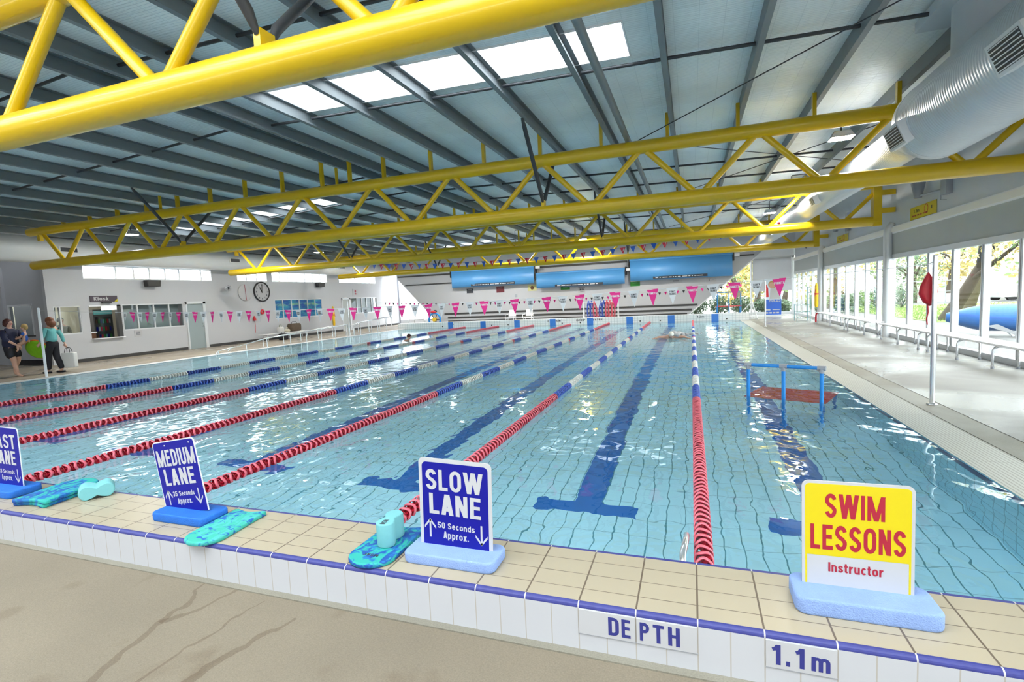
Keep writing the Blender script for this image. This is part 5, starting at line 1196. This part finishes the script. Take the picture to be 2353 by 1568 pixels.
bars = lambda col, n=2: (lambda q, T, w, h: [q.box((-w*.5, h*(.35-.5*k), 0), (w*.45, h*(.5-.5*k), .001), col, T) for k in range(n)])
fsign('dark panel sign in a white frame under the first blue cover', -14.68, -14.05, 2.05, 2.47, 'sign_white', 'letter_dark', bars('grey_plastic', 1))
fsign('maroon sign under the middle of the first blue cover', -12.42, -11.86, 2.05, 2.46, 'maroon', None, bars('sign_white', 1))
fsign('pale yellow sign with a brown rosette between two blue covers', -10.2, -9.6, 2.05, 2.46, 'pale_yellow', None, lambda q, T, w, h: q.lathe([(.001, 0), (h*.6, 0), (h*.6, .001), (.001, .001)], 'brown', 16, T, False))
fsign('green sign under the middle blue cover', -7.98, -7.38, 2.02, 2.20, 'green_sign', None, bars('sign_white', 1))
fsign('white sign reading NO under the middle blue cover', -6.85, -6.38, 1.76, 2.14, 'sign_white', None, lambda q, T, w, h: [put_text(q, 'NO', -w*.55, w*.55, -.05, .09, 'letter_dark', T), q.box((-w*.9, h*.72, 0), (w*.9, h*.84, .001), 'letter_dark', T), q.box((-w*.5, -h*.6, 0), (w*.5, -h*.5, .001), 'letter_dark', T)])
fsign('green sign at the edge of the blue cover nearest the glazed side', -3.58, -3.0, 2.02, 2.29, 'green_sign', None, bars('sign_white', 1))
fsign('white notice with two dark lines under the blue cover nearest the glazed side', -1.25, -.55, 2.08, 2.30, 'sign_white', None, bars('letter_dark', 2))
fsign('white sign with a dark T shaped mark beside the slanted wall edge', .78, 1.34, 2.02, 2.30, 'sign_white', None, lambda q, T, w, h: [q.box((-w*.6, h*.3, 0), (-w*.2, h*.5, .001), 'letter_dark', T), q.box((-w*.45, -h*.5, 0), (-w*.35, h*.3, .001), 'letter_dark', T), q.box((w*.1, .0, 0), (w*.6, h*.3, .001), 'grey_plastic', T)])
fsign('small grey notice low on the end wall', -11.12, -10.96, 1.68, 1.88, 'grey_plastic', None)
# white lifeguard chairs
def guard_chair(label, x):
    t = thing('pool_chair', label, 'chair', (x, 26.1, .012), 0, 'white chairs at the far end')
    MB().box((-.26, -.22, .40), (.26, .22, .44), 'white').build('seat', t); q = MB(); q.prism([(-.24, .52), (.24, .52), (.20, .92), (-.20, .92)], -.012, .012, 'white', Matrix.Translation((0, .22, 0)) @ Matrix.Rotation(-.12, 4, 'X') @ Matrix.Rotation(PI/2, 4, 'X')); q.build('backrest', t)
    for sx in (-1, 1):
        for sy in (-1, 1): MB().tube([(sx*.24, sy*.18, .42), (sx*.28, sy*.24, 0)], .018, 'white', 8).build('leg', t)
        MB().tube([(sx*.27, -.22, .42), (sx*.27, -.22, .62), (sx*.27, .22, .64)], .018, 'white', 8).build('armrest', t)
guard_chair('white plastic chair on the far deck, nearer the kiosk side', -10.35); guard_chair('white plastic chair on the far deck, nearer the rope rack', -9.25)
# rope rack
t = thing('rope_rack', 'white frame rack hung with coiled lane ropes on the far deck', 'rack', (-4.95, 26.4, .012))
for x in (-.98, .98):
    MB().tube([(x, -.25, 0), (x, 0, 1.2)], .025, 'white_tube', 10).build('leg', t); MB().tube([(x, .25, 0), (x, 0, 1.2)], .025, 'white_tube', 10).build('leg', t)
MB().tube([(-1, 0, 1.18), (1, 0, 1.18)], .022, 'white_tube', 10).build('top_bar', t); MB().tube([(-1, 0, .18), (1, 0, .18)], .02, 'white_tube', 10).build('base_bar', t)
cols = ['rope_blue', 'rope_blue', 'rope_red', 'rope_red', 'rope_blue', 'rope_blue', 'rope_red', 'rope_red', 'rope_red']
cname = {'rope_blue': 'blue', 'rope_red': 'red'}; cnt = {'rope_blue': 0, 'rope_red': 0}
for i, c in enumerate(cols):
    cnt[c] += 1
    o = thing('coiled_rope', f'{ORD[cnt[c]-1]} {cname[c]} float rope loop from the kiosk side on the white rope rack', 'lane rope', (-4.95-.70+i*.175, 26.4, .09), 0, 'float ropes on the rack'); q = MB(); random.seed(i)
    dz = random.uniform(-.05, .08)
    for s in (-1, 1):
        for k in range(13):
            z = .13+k*.075+dz*.5; q.ball((s*(.02+.055*math.sin(PI*(k+.5)/13)), s*.05, z), .058, c, 8, (1, 1, .72))
    q.ball((0, 0, 1.14), .055, c, 8); q.build('float', o)
# blue ring with things on it
t = thing('rope_reel', 'blue wheel reel with a yellow hub on the far deck at the kiosk side', 'reel', (-15.45, 26, .012))
q = MB(); T = FACE(0, 0, .5); q.lathe([(.40+.06*math.cos(a), .06*math.sin(a)) for a in [2*PI*i/10 for i in range(10)]], 'frame_blue', 28, T, closed=True); q.build('ring', t)
q = MB(); q.tube([(0, .1, .5), (0, -.1, .5)], .13, 'rescue_yellow', 16); q.build('hub', t); q = MB()
for k in range(6): a = k*PI/3; q.tube([(0, 0, .5), (.4*math.cos(a), 0, .5+.4*math.sin(a))], .02, 'black', 6)
q.build('spokes', t); q = MB(); q.ball((-.05, 0, .98), .20, 'red', 12, (1.1, .8, .5)); q.ball((.05, .02, 1.02), .14, 'black_cloth', 10, (1, .9, .6)); q.build('cloth', t)
MB().box((-.4, -.12, 0), (.4, .12, .05), 'frame_blue').build('foot', t)
# hoist / A-frame, banner, trolley
trestle('pool_hoist', 'white tubular A-frame hoist at the far corner on the glazed side', [('mast', [(2.86, 25.8, .012), (2.86, 25.8, 1.76)]), ('leg', [(2.86, 25.8, .88), (2.25, 25.8, .24), (2.24, 25.75, .03)]), ('leg', [(2.86, 25.8, .88), (3.08, 25.4, .015)]), ('leg', [(2.86, 25.8, .88), (3.1, 26.1, .015)]), ('base_tube', [(2.24, 25.75, .04), (2.78, 25.6, .03), (3.08, 25.4, .03)])], .022, 'white_tube', 'hoist', (2.86, 25.8, .012))
t = thing('pull_up_banner', 'tall printed banner with a child and the word FOCUS at the far corner', 'banner', (3.98, 27, .012))
MB().box((-.40, -.08, 0), (.40, .08, .09), 'alu').build('base_cassette', t); MB().box((-.395, -.006, .09), (.395, .0, 2.0), 'poster_pale').build('printed_sheet', t)
q = MB(); T = FACE(0, -.0065, 0); q.box((-.395, .12, 0), (.395, .92, .0008), 'poster_blue', T); put_text(q, 'FOCUS', -.16, .36, .78, .98, 'sign_white', T @ Matrix.Translation((0, 0, .001)))
q.lathe([(.001, 0), (.20, 0), (.20, .0008), (.001, .0008)], 'hair_blond', 22, T @ Matrix.Translation((-.02, 1.70, 0)), False); q.lathe([(.001, .0009), (.155, .0009), (.155, .0015), (.001, .0016)], 'skin', 20, T @ Matrix.Translation((-.04, 1.66, 0)), False)
q.prism([(-.395, 1.05), (-.2, 1.05), (-.22, 1.5), (-.3, 1.72), (-.395, 1.7)], 0, .0009, 'red', T); q.prism([(-.16, .95), (.34, .95), (.3, 1.35), (.12, 1.55), (-.12, 1.5)], 0, .0007, 'sign_white', T)
for k in range(4): q.box((-.34+.17*k, .18, .001), (-.22+.17*k, .26, .0016), 'sign_white', T)
q.box((-.34, .34, .001), (-.12, .42, .0016), 'sign_white', T); q.box((-.02, .36, .001), (.32, .40, .0016), 'sign_white', T); q.build('print', t)
t = thing('trolley_stand', 'tall teal wire trolley with glass shelves at the far glazing', 'trolley', (4.60, 22.9, .015))
for sx in (-.26, .26):
    for sy in (-.3, .3): MB().tube([(sx, sy, 0), (sx, sy, 1.5 if sx > 0 else .75)], .014, 'teal_frame', 8).build('post', t)
for z in (.14, .42, .72): q = MB(); q.box((-.28, -.32, z), (.28, .32, z+.012), 'glass_dull'); q.tube([(-.26, -.3, z), (.26, -.3, z), (.26, .3, z), (-.26, .3, z), (-.26, -.3, z)], .01, 'teal_frame', 6); q.build('shelf', t)
for z in (1.0, 1.25, 1.48): MB().tube([(.26, -.3, z), (.26, .3, z)], .01, 'teal_frame', 6).build('rung', t)
o = MB().tube([(4.92, 21.85, .015), (4.92, 21.85, .26), (4.92, 21.75, .38), (4.92, 21.64, .40)], .035, 'red', 10).build('hose_stub'); tag(o, 'short red hose bend standing at the end of the furthest bench', 'hose')
for x, y, z, lb in ((XR-.05, 25.6, 3.55, 'small dark security camera on the upper wall near the far corner'),):
    t = thing('security_camera', lb, 'camera', (XR, 25.6, 3.55)); MB().tube([(.02, 0, 0), (-.12, 0, .02), (-.16, 0, -.06)], .015, 'black', 8).build('arm', t); MB().tube([(-.16, .1, -.08), (-.17, -.12, -.13)], .045, 'black', 12).build('camera_body', t)

# ================================================================== OUTSIDE THE GLAZING
struct('ground', MB().box((5.56, -12, -.3), (70, 90, -.02), 'paving'), 'pale paving outside the glazing')
struct('ground', MB().box((-40, 31.6, -.3), (5.56, 90, -.03), 'paving'), 'pale ground beyond the end wall')
random.seed(11)
def grass_patch(name, x0, x1, y0, y1, n, label):
    q = MB(); q.box((x0, y0, -.05), (x1, y1, .0), 'grass')
    for i in range(n):
        x, y = random.uniform(x0, x1), random.uniform(y0, y1); a = random.random()*PI; h = random.uniform(.04, .10); dx, dy = .02*math.cos(a), .02*math.sin(a)
        q.add([(x-dx, y-dy, 0), (x+dx, y+dy, 0), (x+dy*.8, y-dx*.8, h)], [(0, 1, 2)], 'grass')
    tag(q.build(name), label, 'grass', kind='stuff')
grass_patch('grass', 8.6, 13, 20.5, 40, 5000, 'yellow green lawn outside the glazing'); grass_patch('grass', 13.0, 40, 24, 36, 4000, 'lawn beside the street outside the glazing')
def leaves(q, c, R, n, m, size=.14, sc=(1, 1, 1)):
    for i in range(n):
        d = Vector((random.gauss(0, 1), random.gauss(0, 1), random.gauss(0, 1))).normalized()*(random.random()**.45)*R
        p = Vector(c)+Vector((d.x*sc[0], d.y*sc[1], d.z*sc[2])); u = Vector((random.gauss(0, 1), random.gauss(0, 1), random.gauss(0, 1))).normalized(); v = u.orthogonal().normalized(); s = size*random.uniform(.6, 1.4)
        q.add([p-u*s*.5, p+v*s*.28, p+u*s*.5, p-v*s*.28], [(0, 1, 2, 3)], m)
def tree(label, base, lean, h, R, mats, n=1500, blobs=7, tr=.16, sz=.2):
    t = thing('tree', label, 'tree', base, 0, 'trees outside the glazing'); top = Vector((lean[0], lean[1], h))
    q = MB(); q.tube([(0, 0, -.05), tuple(top*.35+Vector((.08, .05, 0))), tuple(top*.7), tuple(top)], [tr*1.3, tr, tr*.75, tr*.4], 'bark', 12)
    cs = []
    for i in range(blobs):
        c = top+Vector((random.gauss(0, R*.55), random.gauss(0, R*.55), random.gauss(.1*R, R*.4))); cs.append(c); q.tube([tuple(top*random.uniform(.5, .85)), tuple((top+c)/2+Vector((0, 0, .1))), tuple(c)], [tr*.45, tr*.28, tr*.1], 'bark', 6)
    q.build('trunk', t); q = MB()
    for i, c in enumerate(cs): leaves(q, c, R*.55, n//blobs, mats[i % len(mats)], sz)
    q.build('foliage', t)
tree('leaning tree with yellow leaves behind the blue roll outside', (9.3, 21.6, 0), (1.0, -1.4), 3.0, 2.3, ['leaf_yellow', 'leaf_yellow', 'leaf_green'], 1500, 8, .2)
tree('yellow leaved tree behind the leaning tree outside', (13.5, 30, 0), (.5, -1), 4.2, 2.8, ['leaf_yellow', 'leaf_green', 'leaf_yellow'], 1600, 8, .2)
tree('dark green tree beyond the lawn outside', (14.5, 40, 0), (0, 0), 2.4, 2.3, ['leaf_dark', 'leaf_green'], 1600, 8, .18)
tree('tall yellow tree seen through the further glazing', (8.6, 36, 0), (.4, 0), 4.0, 2.6, ['leaf_yellow', 'leaf_yellow', 'leaf_green'], 1600, 8, .2)
tree('pale yellow tree seen through the far corner window', (3.2, 37, 0), (-.6, .2), 3.6, 2.5, ['leaf_yellow', 'leaf_green'], 1600, 8, .18)
tree('green tree at the street behind the silver car', (24, 46, 0), (.5, 0), 5, 3.2, ['leaf_green', 'leaf_yellow'], 1600, 8, .22)
for i, (x, y, h, R, mm) in enumerate(((15, 21, 4.2, 3.0, 0), (19, 27, 5.0, 3.4, 1), (24, 35, 5.2, 3.6, 0), (18, 44, 5.2, 3.4, 2), (13, 52, 5.0, 3.6, 0), (28, 27, 6.0, 4.2, 2), (33, 43, 6.5, 4.4, 1), (8, 50, 4.6, 3.4, 1), (5, 44, 4.0, 3.0, 0), (16, 15, 4.4, 3.2, 1))):
    tree(('broad yellow tree', 'broad yellow green tree', 'broad green tree')[mm]+(f', {ORD[i]} in the belt of trees beyond the street side lawn'), (x, y, 0), (.3, -.2), h*.72, R, [['leaf_yellow'], ['leaf_yellow', 'leaf_green'], ['leaf_green', 'leaf_yellow', 'leaf_green']][mm], 1300, 8, .2, .42)
def shrub(label, x, y, r, h, m):
    t = thing('shrub', label, 'shrub', (x, y, 0), 0, 'shrubs outside the glazing'); q = MB()
    for k in range(5): a = random.random()*6.3; q.tube([(0, 0, -.03), (.5*r*math.cos(a), .5*r*math.sin(a), h*.6)], [.02, .008], 'bark', 5)
    q.build('stems', t); q = MB(); leaves(q, (0, 0, h*.52), 1, 700, m, .15, (r, r, h*.5)); q.build('foliage', t)
for i, (x, y, r, h) in enumerate(((7.4, 27.4, .75, 1.2), (8.3, 29.3, .8, 1.3), (9.9, 31.3, .9, 1.3), (6.9, 31.4, .8, 1.4), (11.6, 33.2, .9, 1.4))): shrub(f'grey green shrub, {ORD[i]} in the row seen through the further glazing', x, y, r, h, 'leaf_dark' if i % 2 == 0 else 'leaf_green')
for i, (x, y, r, h) in enumerate(((.3, 30.6, .62, 1.35), (1.55, 30.8, .62, 1.25), (2.8, 30.9, .62, 1.1), (4.0, 31.0, .58, .9), (5.1, 31.2, .5, .8))): shrub(f'dark shrub outside the far corner window, {ORD[i]} from the slanted wall edge', x, y, r, h, 'leaf_dark')
# blue slide-like cover roll outside
t = thing('cover_roll', 'blue cover roll with a tapered end on a white stand outside the glazing', 'cover roll', (7.3, 14.6, -.02))
MB().tube([(6.75, 14.9, .52), (7.25, 14.75, .50), (7.5, 14.7, .49), (11.5, 13.4, .50)], [.12, .30, .36, .38], 'roll_blue', 24).build('rolled_cover', t, True)
for x, y in ((7.7, 14.62), (10.8, 13.6)):
    MB().tube([(x-.35, y, -.02), (x, y, .45), (x+.4, y-.1, -.02)], .03, 'white_tube', 8).build('stand_leg', t, True)
q = MB(); q.prism([(7.35, .30), (7.6, .34), (8.2, -.0), (8.35, -.02), (8.0, .05)], 0, .04, 'asphalt', FACE(0, 14.2, 0)); q.build('side_strap', t, True)
T = Matrix.Translation((8.0, 15.8, -.01)); q = MB(); q.tube([(.75*math.cos(a), 0, .75*math.sin(a)) for a in [PI*i/14 for i in range(15)]], .025, 'white_tube', 8, T=T); o = q.build('hoop_frame'); tag(o, 'white hoop frame behind the blue cover roll outside', 'hoop')
# white wall, fence, car
struct('wall_street', MB().box((10, 47, 0), (60, 47.3, 2.6), 'warm_white'), 'low white building across the street')
struct('wall_garden', MB().box((11.5, 41.0, -.02), (20, 41.25, .55), 'warm_white'), 'low white garden wall outside')
t = thing('street_fence', 'thin dark mesh fence beyond the lawn outside', 'fence', (20, 36, 0))
for k in range(14): MB().tube([(9+k*2, 36.5, -.02), (9+k*2, 36.5, 1.5)], .03, 'grey_plastic', 8).build('post', t, True)
for z in (.1, .8, 1.48): MB().tube([(9, 36.5, z), (35, 36.5, z)], .018, 'grey_plastic', 6).build('rail', t, True)
t = thing('car', 'pale silver parked car beyond the fence outside', 'car', (20.5, 39.5, -.02), .15)
pr = [(-2.1, .25), (-2.15, .65), (-1.95, .85), (-1.2, .92), (-.6, 1.38), (.8, 1.42), (1.5, .98), (2.1, .85), (2.2, .45), (2.1, .25)]
q = MB(); q.prism(pr, -.85, .85, 'car_paint', FACE(0, 0, 0)); q.build('body', t)
q = MB()
for s in (-.856, .85): q.prism([(-1.05, .92), (-.55, 1.3), (.75, 1.34), (1.3, .95)], s, s+.006, 'black', FACE(0, 0, 0))
q.build('window_pane', t)
for x in (-1.35, 1.35):
    for y in (-.8, .62): q = MB(); q.tube([(x, y, .32), (x, y+.2, .32)], .32, 'black', 20); q.build('wheel', t)
